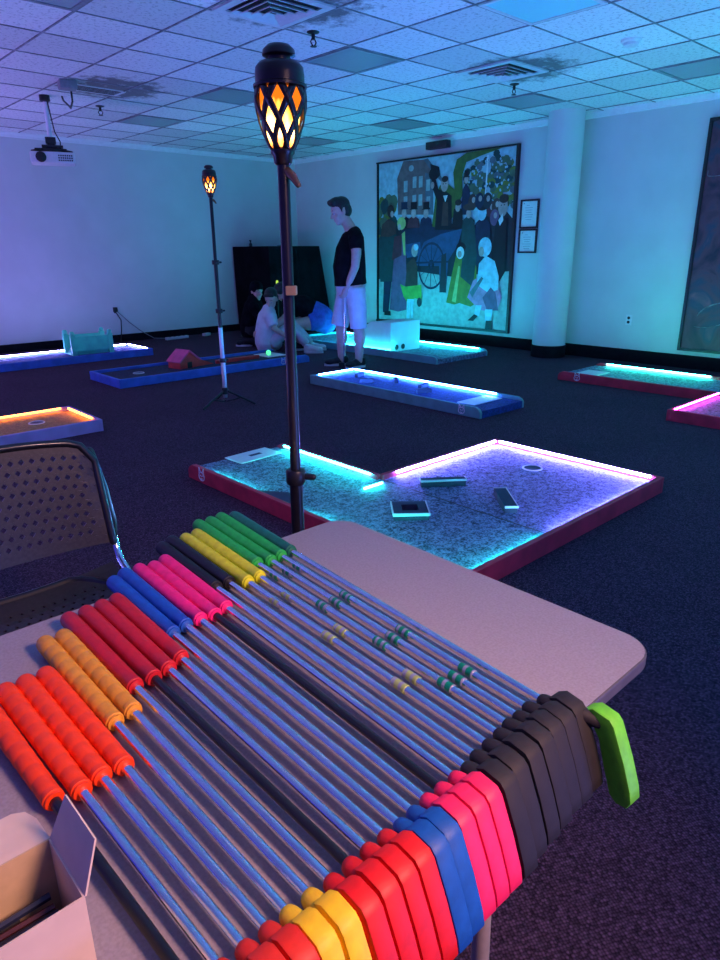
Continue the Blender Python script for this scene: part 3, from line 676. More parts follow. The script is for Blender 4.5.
for sx in (-1, 1):
    for sy in (-1, 1):
        q = MB(); q.box(sx * .235 - .03, sy * .15 - .03, 0, sx * .235 + .03, sy * .15 + .03, .25, .004); q.ell((sx * .235, sy * .15, .27), (.03, .03, .03)); q.build('post', tm, r)
MB().prism([(-.26, .0), (.26, .0), (.2, .07), (-.2, .07)], 'y', -.13, .13).build('deck', tm, r)
r = empty('ramp_box', (6.46, 6.1, .06), 'white wedge shaped ramp box with two holes beside the standing person', 'golf obstacle')
wp = mat('white_ramp_paint', (0.72, 0.74, 0.76), .5, noise=8, var=.04)
MB().prism([(0, 0), (.36, 0), (.36, .36), (0, .37)], 'x', -.27, .28, .004).build('body', wp, r)
MB().prism([(.36, 0), (.90, 0), (.90, .09), (.36, .36)], 'x', -.27, .28, .004).build('ramp', wp, r)
for x in (-.16, -.04):
    MB().lathe([(.035, -.003), (.035, .001)], (x, 0, .055), 20, 'y').build('ball_hole', M['soot'], r)

# loose putter on the carpet near the drape
r = empty('loose_putter', (5.90, 8.50, 0), 'silver putter lying on the carpet among the crouching people', 'putter', rz=math.atan2(1.2, .25) - PI / 2)
MB().tube([(0, 0, .02), (0, .62, .012)], .008, 8).build('shaft', M['silver'], r); MB().tube([(0, .62, .012), (0, .88, .015)], .014, 10).build('grip', M['black'], r); MB().box(-.06, -.02, 0, .015, .01, .03, .004).build('head', M['silver'], r)

# ------------------------------------------------------------------ black draped stand in the corner and its little things
def drape():
    m = mat('black_cloth', (0.006, 0.005, 0.007), .95, noise=5, var=.4, spec=.05)
    bm = MB(); nx, nz = 44, 16
    xt0, xt1, xb0, xb1, yf, H = 6.50, 7.53, 6.53, 7.76, 9.10, 1.375
    def edge(t, z):   # front then side, t 0..1
        k = 1 - z / H
        if t < .75:
            u = t / .75; x = (xt0 + (xb0 - xt0) * k) + ((xt1 - xt0) + ((xb1 - xb0) - (xt1 - xt0)) * k) * u
            y = yf - .05 * k + .022 * k * math.sin(u * 31 + 1.3) + .012 * math.sin(u * 13 + z * 3)
            return V((x, y, z))
        u = (t - .75) / .25; x = xt1 + (xb1 - xt1) * k + .015 * k * math.sin(u * 20)
        return V((x, yf - .05 * k + (WY - .06 - yf) * u, z))
    rows = [[bm.bm.verts.new(edge(i / nx, H * j / nz)) for i in range(nx + 1)] for j in range(nz + 1)]
    for j in range(nz):
        for i in range(nx): bm.bm.faces.new((rows[j][i], rows[j][i + 1], rows[j + 1][i + 1], rows[j + 1][i]))
    # top, left side and back
    tb = bm.bm.verts.new((xt0, WY - .06, H)); bb = bm.bm.verts.new((xb0, WY - .06, 0))
    bm.bm.faces.new([tb] + rows[nz]); bm.bm.faces.new([bb, tb] + [rows[j][0] for j in range(nz, -1, -1)])
    bm.bm.faces.new([bb, rows[0][nx]] + [rows[j][nx] for j in range(1, nz + 1)] + [tb])
    r = empty('draped_stand', (0, 0, 0), 'tall stand under a black cloth in the room corner', 'draped stand')
    bm.build('black_cloth', m, r, smooth=True)
drape()
r = empty('spray_bottle', (6.62, 9.75, 1.375), 'small dark bottle on top of the black drape', 'bottle')
MB().lathe([(.025, 0), (.025, .04), (.01, .06), (.01, .085)], seg=14).build('body', M['black'], r, smooth=True); MB().box(-.02, -.008, .08, .012, .008, .10).build('nozzle', M['black'], r)
r = empty('cloth_bundle', (7.2, 9.60, 1.375), 'small pale folded cloth on top of the black drape', 'cloth')
MB().box(-.11, -.07, 0, .11, .07, .022, .008).build('folded_cloth', M['greyplastic'], r)

# ------------------------------------------------------------------ torch lamps
def amber_flame():
    m = bpy.data.materials.new('led_flame'); m.use_nodes = True; nt = m.node_tree; nt.nodes.clear(); L = nt.links.new
    o = nt.nodes.new('ShaderNodeOutputMaterial'); e = nt.nodes.new('ShaderNodeEmission'); tc = nt.nodes.new('ShaderNodeTexCoord')
    sp = nt.nodes.new('ShaderNodeSeparateXYZ'); L(tc.outputs['Generated'], sp.inputs[0])
    n = nt.nodes.new('ShaderNodeTexNoise'); n.inputs['Scale'].default_value = 3.0; mp = nt.nodes.new('ShaderNodeMapping'); mp.inputs['Scale'].default_value = (1.4, 1.4, .7)
    L(tc.outputs['Generated'], mp.inputs[0]); L(mp.outputs[0], n.inputs['Vector'])
    ad = nt.nodes.new('ShaderNodeMath'); ad.operation = 'MULTIPLY_ADD'; ad.inputs[1].default_value = .55; L(n.outputs['Fac'], ad.inputs[0]); L(sp.outputs[2], ad.inputs[2])
    r = nt.nodes.new('ShaderNodeValToRGB'); el = r.color_ramp.elements
    el[0].position = .18; el[0].color = (.45, .05, .005, 1); el[1].position = 1.22 if False else 1.0; el[1].color = (.55, .10, .005, 1)
    for p, c in ((.36, (1, .28, .05, 1)), (.55, (1, .55, .22, 1)), (.82, (1, .42, .06, 1))): k = el.new(p); k.color = c
    s = nt.nodes.new('ShaderNodeValToRGB'); e2 = s.color_ramp.elements; e2[0].position = .15; e2[0].color = (.12,) * 3 + (1,); e2[1].position = 1; e2[1].color = (.25,) * 3 + (1,)
    for p, c in ((.4, .7), (.58, 1.0), (.8, .6)): k = e2.new(p); k.color = (c, c, c, 1)
    L(ad.outputs[0], r.inputs[0]); L(ad.outputs[0], s.inputs[0]); L(r.outputs[0], e.inputs['Color'])
    mu = nt.nodes.new('ShaderNodeMath'); mu.operation = 'MULTIPLY'; mu.inputs[1].default_value = 10; L(s.outputs[0], mu.inputs[0]); L(mu.outputs[0], e.inputs['Strength'])
    L(e.outputs[0], o.inputs[0]); return m
FLAME = amber_flame()
SHELL = mat('dark_bronze_shell', (0.012, 0.006, 0.006), .32, noise=60, var=.2)
def prof(t):   # shell radius at height fraction t 0..1 (bottom..band)
    return .027 + .036 * math.sin(min(1, t * 1.02) * PI * .5) ** .8 - .004 * max(0, t - .8) / .2
def torch(loc, lamp_z, label, joints, rods, legs, tan_at=None, S=1.0, rz=0):
    r = empty('torch_lamp', loc, label, 'torch lamp', 'flickering torch lamps on black stands', rz)
    H = .133 * S; z0 = lamp_z + .032 * S
    sh = MB()
    n = 8
    for sgn in (1, -1):
        for k in range(n):
            L_, R_ = [], []
            for i in range(17):
                t = i / 16; a = 2 * PI * k / n + sgn * (t - .45) * 1.15; rr = prof(t) * S; wd = (.27 + .10 * abs(t - .5)) * (1 if t > .15 else 1.25)
                for lst, d in ((L_, -wd / 2), (R_, wd / 2)): lst.append(V((rr * math.cos(a + d), rr * math.sin(a + d), z0 + H * t)))
            vL = [sh.bm.verts.new(v) for v in L_]; vR = [sh.bm.verts.new(v) for v in R_]
            for i in range(16): sh.bm.faces.new((vL[i], vR[i], vR[i + 1], vL[i + 1]))
    lo = sh.build('lattice_shade', SHELL, r, smooth=True); md = lo.modifiers.new('t', 'SOLIDIFY'); md.thickness = .0028 * S; md.offset = 0
    fl = [(prof(t) * S * .80, z0 + H * t) for t in [i / 12 for i in range(13)]]
    MB().lathe(fl, seg=28).build('flame_core', FLAME, r, smooth=True)
    zt = z0 + H
    MB().lathe([(.0555 * S, zt - .002), (.063 * S, zt), (.063 * S, zt + .006 * S), (.058 * S, zt + .009 * S), (.058 * S, zt + .026 * S), (.056 * S, zt + .042 * S), (.047 * S, zt + .052 * S), (.030 * S, zt + .056 * S)], seg=36).build('collar', SHELL, r, smooth=True)
    MB().lathe([(.026 * S, zt + .055 * S), (.026 * S, zt + .068 * S)], seg=24).build('cap_neck', SHELL, r, smooth=True)
    MB().lathe([(.034 * S, zt + .064 * S), (.039 * S, zt + .067 * S), (.037 * S, zt + .078 * S), (.026 * S, zt + .088 * S), (.010 * S, zt + .091 * S)], seg=28).build('cap', SHELL, r, smooth=True)
    MB().lathe([(.017 * S, lamp_z), (.022 * S, lamp_z + .004), (.024 * S, lamp_z + .02 * S), (.029 * S, lamp_z + .026 * S), (.029 * S, lamp_z + .034 * S), (.025 * S, lamp_z + .038 * S)], seg=28).build('socket_cup', SHELL, r, smooth=True)
    for (za, zb, rad, m) in rods: MB().tube([(0, 0, za), (0, 0, zb)], rad, 16).build('pole', m, r, smooth=True)
    for z, rad in joints:
        c = MB(); c.lathe([(rad * .9, z - .018), (rad, z - .014), (rad, z + .014), (rad * .9, z + .018)], seg=20); cb = c.build('clamp', M['black'], r, smooth=True)
        MB().tube([(rad * .7, 0, z), (rad + .018, -.006, z)], .008, 10, True).build('knob', M['black'], cb, smooth=True)
    if tan_at: MB().box(-.004, -.026, tan_at - .010, .020, .0, tan_at + .010, .003).build('clip', M['tan'], r)
    MB().tube([(.008, -.004, lamp_z - .012), (.02, -.014, lamp_z - .022), (.032, -.02, lamp_z - .04)], [.010, .009, .006], 10, True).build('thumb_screw', mat('bronze_screw', (.25, .13, .07), .4, .5, noise=50, var=.2), r, smooth=True)
    L0, zj, lrad, lm, a0 = legs
    for k in range(3):
        a = a0 + k * 2 * PI / 3
        MB().tube([(.02 * math.cos(a), .02 * math.sin(a), zj), (L0 * math.cos(a), L0 * math.sin(a), .012)], lrad, 8).build('leg', lm, r)
        MB().tube([(.015 * math.cos(a), .015 * math.sin(a), zj * .28), (L0 * .5 * math.cos(a), L0 * .5 * math.sin(a), zj * .52)], lrad * .7, 8).build('brace', lm, r)
    MB().lathe([(.024, zj - .03), (.03, zj - .02), (.03, zj + .02), (.024, zj + .03)], seg=16).build('leg_hub', M['black'], r)
    return r
torch((.934, 1.239, 0), 1.470, 'tall black torch lamp with glowing amber flame just behind the table corner',
      [(.783, .024)], [(.06, .783, .016, M['blackmetal']), (.783, 1.47, .0125, M['blackmetal'])], (.30, .42, .009, M['blackmetal'], 1.9), 1.218, .86, rz=math.radians(-43))
torch((3.135, 5.15, 0), 1.715, 'small distant torch lamp on a tripod stand before the plain wall',
      [(1.215, .03), (.82, .03), (.40, .03)], [(.07, .40, .020, M['silver']), (.40, .68, .018, M['silver']), (.68, 1.215, .016, M['blackmetal']), (1.215, 1.72, .014, M['blackmetal'])], (.27, .13, .010, M['blackmetal'], math.radians(-47)), None, .95)

# ------------------------------------------------------------------ folding table
TZ = .72
def table():
    r = empty('folding_table', (0, .715, 0), 'mauve grey folding table with rounded corners carrying the row of putters', 'table')
    x0, x1, y0, y1, R = -.885, .945, -.37, .37, .055
    def rr(off):
        pts = []
        for cx, cy, a0 in ((x1 - R, y1 - R, 0), (x0 + R, y1 - R, 90), (x0 + R, y0 + R, 180), (x1 - R, y0 + R, 270)):
            for k in range(9):
                a = math.radians(a0 + k * 90 / 8); pts.append((cx + (R + off) * math.cos(a), cy + (R + off) * math.sin(a)))
        return pts
    lam = mat('grey_laminate', (0.33, 0.28, 0.29), .42, noise=260, var=.10)
    MB().prism(rr(-.003), 'z', TZ - .018, TZ).build('table_top', lam, r)
    MB().prism(rr(0), 'z', TZ - .022, TZ - .001, .003).build('edge_band', mat('dark_edge_band', (.10, .085, .09), .5, noise=60, var=.1), r)
    MB().box(x0 + .04, y0 + .03, TZ - .06, x1 - .04, y1 - .03, TZ - .022).build('apron', mat('apron_steel', (.05, .05, .055), .5, noise=30, var=.1), r)
    tanm = mat('tan_leg_enamel', (.46, .36, .26), .45, noise=40, var=.08)
    for sx in (-.60, .64):
        for sy in (-.28, .28): MB().tube([(sx, sy, TZ - .06), (sx, sy * 1.05, .01)], .014, 12).build('leg', tanm, r, smooth=True)
        MB().tube([(sx, -.285, .17), (sx, .285, .17)], .011, 10).build('crossbar', tanm, r, smooth=True)
        s = -1 if sx > 0 else 1
        MB().tube([(sx, 0, .17), (sx + s * .30, 0, TZ - .06)], .009, 10).build('brace', tanm, r, smooth=True)
table()

# ------------------------------------------------------------------ putters
def rubber(name, srgb, ring=False, rough=.55):
    m = bpy.data.materials.new(name); m.use_nodes = True; nt = m.node_tree; b = nt.nodes['Principled BSDF']; L = nt.links.new
    c = lin(srgb); tc = nt.nodes.new('ShaderNodeTexCoord')
    n = nt.nodes.new('ShaderNodeTexNoise'); n.inputs['Scale'].default_value = 70; n.inputs['Detail'].default_value = 4; L(tc.outputs['Object'], n.inputs['Vector'])
    r = nt.nodes.new('ShaderNodeValToRGB'); r.color_ramp.elements[0].position = .3; r.color_ramp.elements[1].position = .7
    r.color_ramp.elements[0].color = (*[x * .85 for x in c], 1); r.color_ramp.elements[1].color = (*[min(1, x * 1.1) for x in c], 1); L(n.outputs['Fac'], r.inputs[0]); L(r.outputs[0], b.inputs['Base Color'])
    b.inputs['Roughness'].default_value = rough
    bp = nt.nodes.new('ShaderNodeBump'); bp.inputs['Distance'].default_value = .002
    if ring:
        wv = nt.nodes.new('ShaderNodeTexWave'); wv.wave_type = 'BANDS'; wv.bands_direction = 'Y'; wv.inputs['Scale'].default_value = 13; wv.inputs['Distortion'].default_value = .4
        wv.wave_profile = 'SAW'; L(tc.outputs['Object'], wv.inputs['Vector']); L(wv.outputs['Fac'], bp.inputs['Height']); bp.inputs['Strength'].default_value = .8
    else:
        L(n.outputs['Fac'], bp.inputs['Height']); bp.inputs['Strength'].default_value = .25
    L(bp.outputs[0], b.inputs['Normal']); return m
def sticker_mat(name, srgb):
    m = bpy.data.materials.new(name); m.use_nodes = True; nt = m.node_tree; b = nt.nodes['Principled BSDF']; L = nt.links.new
    tc = nt.nodes.new('ShaderNodeTexCoord'); w = nt.nodes.new('ShaderNodeTexWave'); w.wave_type = 'BANDS'; w.bands_direction = 'Y'; w.inputs['Scale'].default_value = 22; w.inputs['Distortion'].default_value = 3
    L(tc.outputs['Object'], w.inputs['Vector']); r = nt.nodes.new('ShaderNodeValToRGB'); r.color_ramp.elements[0].position = .62; r.color_ramp.elements[1].position = .72
    r.color_ramp.elements[0].color = (*lin(srgb), 1); r.color_ramp.elements[1].color = (.32, .33, .42, 1); L(w.outputs['Fac'], r.inputs[0]); L(r.outputs[0], b.inputs['Base Color']); b.inputs['Roughness'].default_value = .35; b.inputs['Metallic'].default_value = .35
    return m
ST_G, ST_Y = sticker_mat('green_shaft_print', (.05, .56, .40)), sticker_mat('yellow_shaft_print', (.70, .76, .42))
GRIP = dict(orange=rubber('orange_grip', (.98, .24, .01), True), gold=rubber('golden_grip', (.86, .58, .16), True), red=rubber('red_grip', (.76, .06, .13)), blue=rubber('blue_grip', (.05, .32, .70)),
            pink=rubber('pink_grip', (.98, .10, .48)), black=rubber('black_grip', (.06, .06, .09)), yellow=rubber('yellow_grip', (.84, .86, .10)), green=rubber('green_grip', (.12, .72, .28)), dgreen=rubber('dark_green_grip', (.05, .44, .34)))
HEADM = dict(orange=rubber('orange_head', (.88, .16, .04)), gold=rubber('yellow_head', (.98, .78, .04)), red=rubber('red_head', (.88, .06, .02)), blue=rubber('blue_head', (.05, .32, .62)),
             pink=rubber('pink_head', (.98, .12, .34)), black=rubber('black_head', (.13, .11, .11), rough=.7), lime=rubber('lime_head', (.42, .82, .14)))
# label, grip colour, head colour, grip end (x,y), grip joint y, hosel (x,y), black shaft?, shaft prints
PUT = [
 ('dark green gripped putter with lime head, last in the row by the torch lamp', 'dgreen', 'lime', (.74, 1.223), .986, (.684, .372), 0, None),
 ('bright green gripped putter next to the dark green one', 'green', 'black', (.715, 1.239), .982, (.657, .377), 0, 'g'),
 ('bright green gripped putter in the middle of the three bright greens', 'green', 'black', (.686, 1.234), .978, (.633, .375), 0, 'g'),
 ('bright green gripped putter lying beside a yellow one', 'green', 'black', (.658, 1.237), .986, (.611, .375), 0, 'g'),
 ('yellow gripped putter lying beside a green one', 'yellow', 'black', (.628, 1.193), .938, (.588, .372), 0, 'y'),
 ('yellow gripped putter lying beside a black gripped one', 'yellow', 'black', (.600, 1.189), .935, (.563, .370), 0, 'y'),
 ('black gripped putter lying beside a yellow one', 'black', 'black', (.573, 1.197), .957, (.537, .368), 0, None),
 ('black gripped putter lying beside a pink one', 'black', 'black', (.544, 1.182), .957, (.514, .363), 0, None),
 ('pink putter with chrome shaft lying beside a black gripped one', 'pink', 'pink', (.519, 1.123), .884, (.492, .363), 0, None),
 ('pink putter with a black shaft', 'pink', 'pink', (.491, 1.112), .875, (.468, .363), 1, None),
 ('pink putter with chrome shaft lying beside a blue one', 'pink', 'pink', (.466, 1.121), .879, (.444, .363), 0, None),
 ('blue putter lying beside a pink one', 'blue', 'blue', (.438, 1.122), .879, (.421, .361), 0, None),
 ('blue putter lying beside a red one', 'blue', 'blue', (.410, 1.105), .872, (.399, .359), 0, None),
 ('red putter with chrome shaft lying beside a blue one', 'red', 'red', (.385, 1.039), .803, (.377, .360), 0, None),
 ('red putter with chrome shaft, second red from the blue putters', 'red', 'red', (.358, 1.036), .791, (.353, .360), 0, None),
 ('red putter with a black shaft', 'red', 'red', (.331, 1.034), .785, (.329, .360), 1, None),
 ('red putter with chrome shaft lying beside a golden one', 'red', 'red', (.302, 1.032), .785, (.304, .358), 0, None),
 ('golden gripped putter with yellow head beside a red one', 'gold', 'gold', (.276, .985), .737, (.279, .360), 0, None),
 ('golden gripped putter with yellow head beside an orange one', 'gold', 'gold', (.249, .985), .733, (.254, .360), 0, None),
 ('orange gripped putter lying beside a golden one', 'orange', 'orange', (.221, .902), .651, (.2315, .360), 0, None),
 ('orange gripped putter in the middle of the three with chrome shafts', 'orange', 'orange', (.194, .902), .653, (.2075, .360), 0, None),
 ('orange gripped putter with chrome shaft beside the black shafted one', 'orange', 'orange', (.168, .901), .648, (.183, .360), 0, None),
 ('orange gripped putter with a black shaft by the cardboard box', 'orange', 'orange', (.138, .902), .655, (.158, .360), 1, None)]
def putter(label, gc, hc, ge, gy, hs, blk, prints):
    G, Hs = V((*ge, TZ + .0155)), V((*hs, TZ + .0115))
    d = G - Hs; ang = math.atan2(d.y, d.x) - PI / 2; Lh = math.hypot(d.x, d.y)
    r = empty('golf_putter', (Hs.x, Hs.y, TZ), label, 'putter', 'mini golf putters in a row on the table', ang)
    gj = Lh * (gy - hs[1]) / (ge[1] - hs[1])
    def z(t): return .0115 + .005 * t / Lh
    g = MB(); N = 9
    def rad(t): return .0113 + .0028 * t ** .8
    prof_ = [(0, .0100), (.006, .0122), (.03, .0122), (.036, rad(.036))]
    if gc in ('orange', 'gold'):        # wrapped grip: overlapping bands
        for k in range(9):
            a = .04 + k * .1
            prof_ += [(a + .004, rad(a) + .0003), (a + .092, rad(a) + .0001), (a + .097, rad(a) - .0002)]
    else: prof_ += [(t, rad(t)) for t in (.15, .3, .45, .6, .75, .88)]
    prof_ += [(.955, .0137), (.98, .0128), (.995, .0098), (1.0, .005)]
    g.tube([(0, gj + (Lh - gj) * t, z(gj) + .001 + .003 * t) for t, _ in prof_], [q for _, q in prof_], 20)
    g.build('grip', GRIP[gc], r, smooth=True)
    MB().tube([(0, .0, .0115), (0, gj + .004, z(gj) + .001)], [.0055, .0062], 14).build('shaft', M['graphite' if blk else 'chrome'], r, smooth=True)
    rg = MB(); rg.tube([(0, gj - .003, z(gj) + .001), (0, gj + .003, z(gj) + .001)], .0108, 18); rg.build('grip_ring', GRIP[gc], r, smooth=True)
    if prints:
        for fr in ((.10, .34, .58, .80) if prints == 'g' else (.16, .42, .70)):
            t = gj * (1 - fr); MB().tube([(0, t - .013, .0115 + .003 * t / gj), (0, t + .013, .0115 + .003 * t / gj)], .0071, 14).build('shaft_print', ST_G if prints == 'g' else ST_Y, r, smooth=True)
    h = MB()
    # hosel sleeve, running into a blade that hangs over the table edge
    hb = h if hc != 'lime' else MB()
    hb.tube([(0, .012, .0115), (0, .0, .0122), (0, -.022 if hb is h else -.016, .0135)], [.0105, .0118, .0118], 16, True)
    if hb is not h: hb.build('hosel', HEADM['black'], r, smooth=True)
    w = .0108
    if hc == 'lime': w = .0115
    poly = [(.001, .024), (-.010, .031), (-.034, .028), (-.041, .021), (-.060, -.022), (-.073, -.058), (-.076, -.074), (-.071, -.084), (-.056, -.086), (-.046, -.078), (-.034, -.044), (-.022, -.006), (-.008, .012)]
    dx = {'black': .009 + .0045 * max(0, (hs[0] - .514) / .024), 'lime': .031}.get(hc, .003); dz = -.006 if hc == 'lime' else 0
    if hc == 'black': w = .0125
    hb2 = MB() if hc == 'lime' else h
    hb2.tube([(0, -.012, .0125), (dx * .5, -.034 if hb2 is not h else -.019, .0125), (dx, -.062 if hb2 is not h else -.026, .004 if hb2 is not h else .0135)], [.0118] * 3 if hb2 is h else [.0115, .010, .009], 12, True)
    if hb2 is not h: hb2.build('hosel', HEADM['black'], r, smooth=True)
    h.prism([(a + (-.036 if hc == 'lime' else 0), b + dz) for a, b in poly], 'x', dx - w, dx + w, .0028)
    h.build('head', HEADM[hc], r, smooth=True)
for p in PUT: putter(*p)

# ------------------------------------------------------------------ open cardboard box of pencils
def pencil_box():
    r = empty('cardboard_box', (-.05, .478, TZ), 'open white cardboard box full of short pencils at the table edge', 'box')
    card = mat('white_card', (.74, .56, .42), .75, noise=30, var=.05); inner = mat('brown_card', (.62, .43, .24), .8, noise=40, var=.08)
    x0, x1, y0, y1, H, t = -.10, .157, -.039, .038, .10, .0016
    MB().box(x0, y0, 0, x1, y0 + t, H).build('wall_panel', card, r); MB().box(x0, y1 - t, 0, x1, y1, H).build('wall_panel', inner, r)
    MB().box(x0, y0 + t, 0, x0 + t, y1 - t, H).build('wall_panel', card, r); MB().box(x1 - t, y0 + t, 0, x1, y1 - t, H).build('wall_panel', card, r)
    MB().box(x0 + t, y0 + t, 0, x1 - t, y1 - t, t).build('bottom_panel', inner, r)
    def flap(pts):
        b = MB(); n = (V(pts[1]) - V(pts[0])).cross(V(pts[2]) - V(pts[0])).normalized() * t
        A = [b.bm.verts.new(V(p)) for p in pts]; Bq = [b.bm.verts.new(V(p) + n) for p in pts]
        b.bm.faces.new(A[::-1]); b.bm.faces.new(Bq)
        for i in range(len(pts)): b.bm.faces.new((A[i], A[(i + 1) % len(pts)], Bq[(i + 1) % len(pts)], Bq[i]))
        b.build('flap', card, r)
    flap([(x1, y0, H), (x1, y1, H), (x1 + .016, y1 - .008, H + .042), (x1 + .016, y0 + .006, H + .042)])
    flap([(x1, y1, H), (x0, y1, H), (x0 + .01, y1 + .05, H + .002), (x1 - .016, y1 + .052, H - .001), (x1 - .006, y1 + .046, H - .001), (x1 - .001, y1 + .03, H)])
    return r
pencil_box()
pm = [mat('maroon_pencil', (.10, .02, .02), .4, noise=40, var=.2), mat('navy_pencil', (.015, .02, .05), .4, noise=40, var=.2), mat('black_pencil', (.012, .01, .012), .4, noise=40, var=.2)]
wood = mat('pencil_wood', (.55, .36, .2), .7, noise=50, var=.1)
random.seed(3)
for i in range(8):
    col = i % 3
    y = .452 + .0068 * i; r = empty('short_pencil', (.040, y, TZ + .052 + .004 * (i % 3 == 1)), '%s pencil lying inside the open cardboard box' % ['maroon', 'navy', 'black'][col], 'pencil', 'short pencils in the cardboard box', rz=PI + random.uniform(-.03, .03))
    MB().tube([(-.055, 0, 0), (.06, 0, 0)], .0033, 6).build('barrel', pm[col], r); MB().tube([(.06, 0, 0), (.074, 0, 0)], [.0032, .0006], 6).build('tip', wood, r)
r = empty('pencil_layer', (.0, .478, TZ + .002), 'layer of packed dark pencils at the bottom of the cardboard box', 'pencils'); r['kind'] = 'stuff'
q = MB()
for k in range(6):
    for i in range(9): q.tube([(-.06, -.03 + .0073 * i, .004 + .0075 * k), (.07, -.03 + .0073 * i, .004 + .0075 * k)], .0034, 6)
q.build('pencils', pm[2], r)

# ------------------------------------------------------------------ black stacking chair
def chair():
    r = empty('stacking_chair', (.43, 1.55, 0), 'black perforated plastic chair with chrome frame behind the table', 'chair')
    pl = mat('black_chair_plastic', (.035, .028, .026), .36, noise=120, var=.2)
    ring = mat('black_chair_rim', (.012, .012, .014), .3, noise=60, var=.2, coat=.3)
    def perforated(name, f, W, H, cw, ch, hole, margin):
        """curved sheet with staggered diamond holes; f maps flat (u,w) to the shell"""
        b = MB(); nx, nz = int(W / cw), int(H / ch)
        def vq(u, w): return b.bm.verts.new(f(u, w))
        for j in range(nz):
            w0, w1 = -H / 2 + H * j / nz, -H / 2 + H * (j + 1) / nz; sh = (j % 2) * .5
            cells = [(-W / 2 + W * (i + sh) / nx, -W / 2 + W * (i + 1 + sh) / nx) for i in range(-1 if sh else 0, nx)]
            for u0, u1 in cells:
                u0, u1 = max(u0, -W / 2), min(u1, W / 2)
                if u1 - u0 < 1e-5: continue
                cu, cw_ = (u0 + u1) / 2, (w0 + w1) / 2
                if abs(cu) < W / 2 - margin and abs(cw_) < H / 2 - margin and u1 - u0 > cw * .8:
                    q = [vq(u0, w0), vq(u1, w0), vq(u1, w1), vq(u0, w1)]; a, c_ = hole * (u1 - u0) / 2, hole * (w1 - w0) / 2
                    d = [vq(cu, cw_ - c_), vq(cu + a, cw_), vq(cu, cw_ + c_), vq(cu - a, cw_)]
                    for k in range(4): b.bm.faces.new((q[k], q[(k + 1) % 4], d[k])); b.bm.faces.new((q[(k + 1) % 4], d[(k + 1) % 4], d[k]))
                else: b.bm.faces.new([vq(u0, w0), vq(u1, w0), vq(u1, w1), vq(u0, w1)])
        bmesh.ops.remove_doubles(b.bm, verts=b.bm.verts, dist=1e-5)
        o = b.build(name, pl, r, smooth=False); md = o.modifiers.new('t', 'SOLIDIFY'); md.thickness = .005; md.offset = 0
        return o
    BW, BH = .50, .30
    def back(u, w):
        k = 1 - (2 * u / BW) ** 2; t = (w + BH / 2) / BH
        return V((u, .25 + .06 * t - .03 * (1 - k) + .012, (.515 + .022 * k * t + .28 * t) - .05 * (max(0, abs(u) / (BW / 2) - .8) / .2) ** 2 * t - .0 * k))
    bo = perforated('backrest', back, BW, BH, .0255, .0255, .62, .035)
    rim = [back(-BW / 2 + .0 * 1, -BH / 2)]
    pts = [back(-BW / 2, -BH / 2 + BH * k / 8) for k in range(9)] + [back(-BW / 2 + BW * k / 16, BH / 2) for k in range(1, 16)] + [back(BW / 2, BH / 2 - BH * k / 8) for k in range(9)]
    MB().tube(pts, .011, 10, True).build('rim', ring, bo, smooth=True)
    SW, SD = .46, .42
    def seat(u, w):
        k = abs(2 * u / SW); t = w / SD
        return V((u, w + .0, .44 - .018 * (1 - k * k) + .02 * max(0, t - .3) / .2 * 1.2 - .03 * max(0, -t - .38) / .12))
    so = perforated('seat', seat, SW, SD, .026, .026, .40, .06)
    pts = [seat(SW / 2 * math.cos(a) if abs(math.cos(a)) < .94 else math.copysign(SW / 2, math.cos(a)), max(-SD / 2, min(SD / 2, SD / 2 * 1.15 * math.sin(a)))) for a in [2 * PI * k / 40 for k in range(41)]]
    MB().tube(pts, .010, 8).build('rim', ring, so, smooth=True)
    for s in (-1, 1):
        MB().tube([(s * .246, .312, .765), (s * .257, .290, .66), (s * .262, .268, .555), (s * .264, .262, .515)], [.016, .020, .020, .012], 14, True).build('back_post_sleeve', ring, r, smooth=True)
        MB().tube([(s * .264, .265, .54), (s * .266, .255, .48), (s * .262, .225, .455), (s * .255, .15, .435), (s * .25, -.17, .425), (s * .25, -.20, .40), (s * .262, -.225, .02)], .011, 12).build('leg', M['chrome'], r, smooth=True)
        MB().tube([(s * .252, .12, .43), (s * .262, .27, .02)], .011, 12).build('leg', M['chrome'], r, smooth=True)
        for y, rx in ((-.225, .262), (.27, .262)): MB().tube([(s * rx, y, .0), (s * rx, y, .03)], .014, 12).build('foot_cap', M['black'], r)
    MB().tube([(-.25, .05, .42), (.25, .05, .42)], .010, 10).build('crossbar', M['chrome'], r)
chair()

# ------------------------------------------------------------------ people
def remeshed(mb, name, m, parent, voxel=.011, smooth_it=6):
    me = bpy.data.meshes.new(name + '_raw'); bmesh.ops.recalc_face_normals(mb.bm, faces=mb.bm.faces); mb.bm.to_mesh(me); mb.bm.free()
    o = bpy.data.objects.new(name + '_raw', me); COL.objects.link(o)
    md = o.modifiers.new('r', 'REMESH'); md.mode = 'VOXEL'; md.voxel_size = voxel; md.use_smooth_shade = True
    if smooth_it: sm = o.modifiers.new('s', 'SMOOTH'); sm.iterations = smooth_it; sm.factor = .5
    dg = bpy.context.evaluated_depsgraph_get(); dg.update()
    nm = bpy.data.meshes.new_from_object(o.evaluated_get(dg)); nm.name = name
    bpy.data.objects.remove(o); bpy.data.meshes.remove(me)
    nm.materials.clear(); nm.materials.append(m)
    for p in nm.polygons: p.use_smooth = True; p.material_index = 0
    ob = bpy.data.objects.new(name, nm); COL.objects.link(ob); ob.parent = parent
    return ob
SKIN = mat('skin', (.56, .36, .29), .5, noise=25, var=.06)
def frame(f, up=(0, 0, 1)):
    f = V(f).normalized(); s = f.cross(V(up)).normalized(); u = s.cross(f)
    return Matrix((f, -s, u)).transposed()      # columns: forward, sideways, up
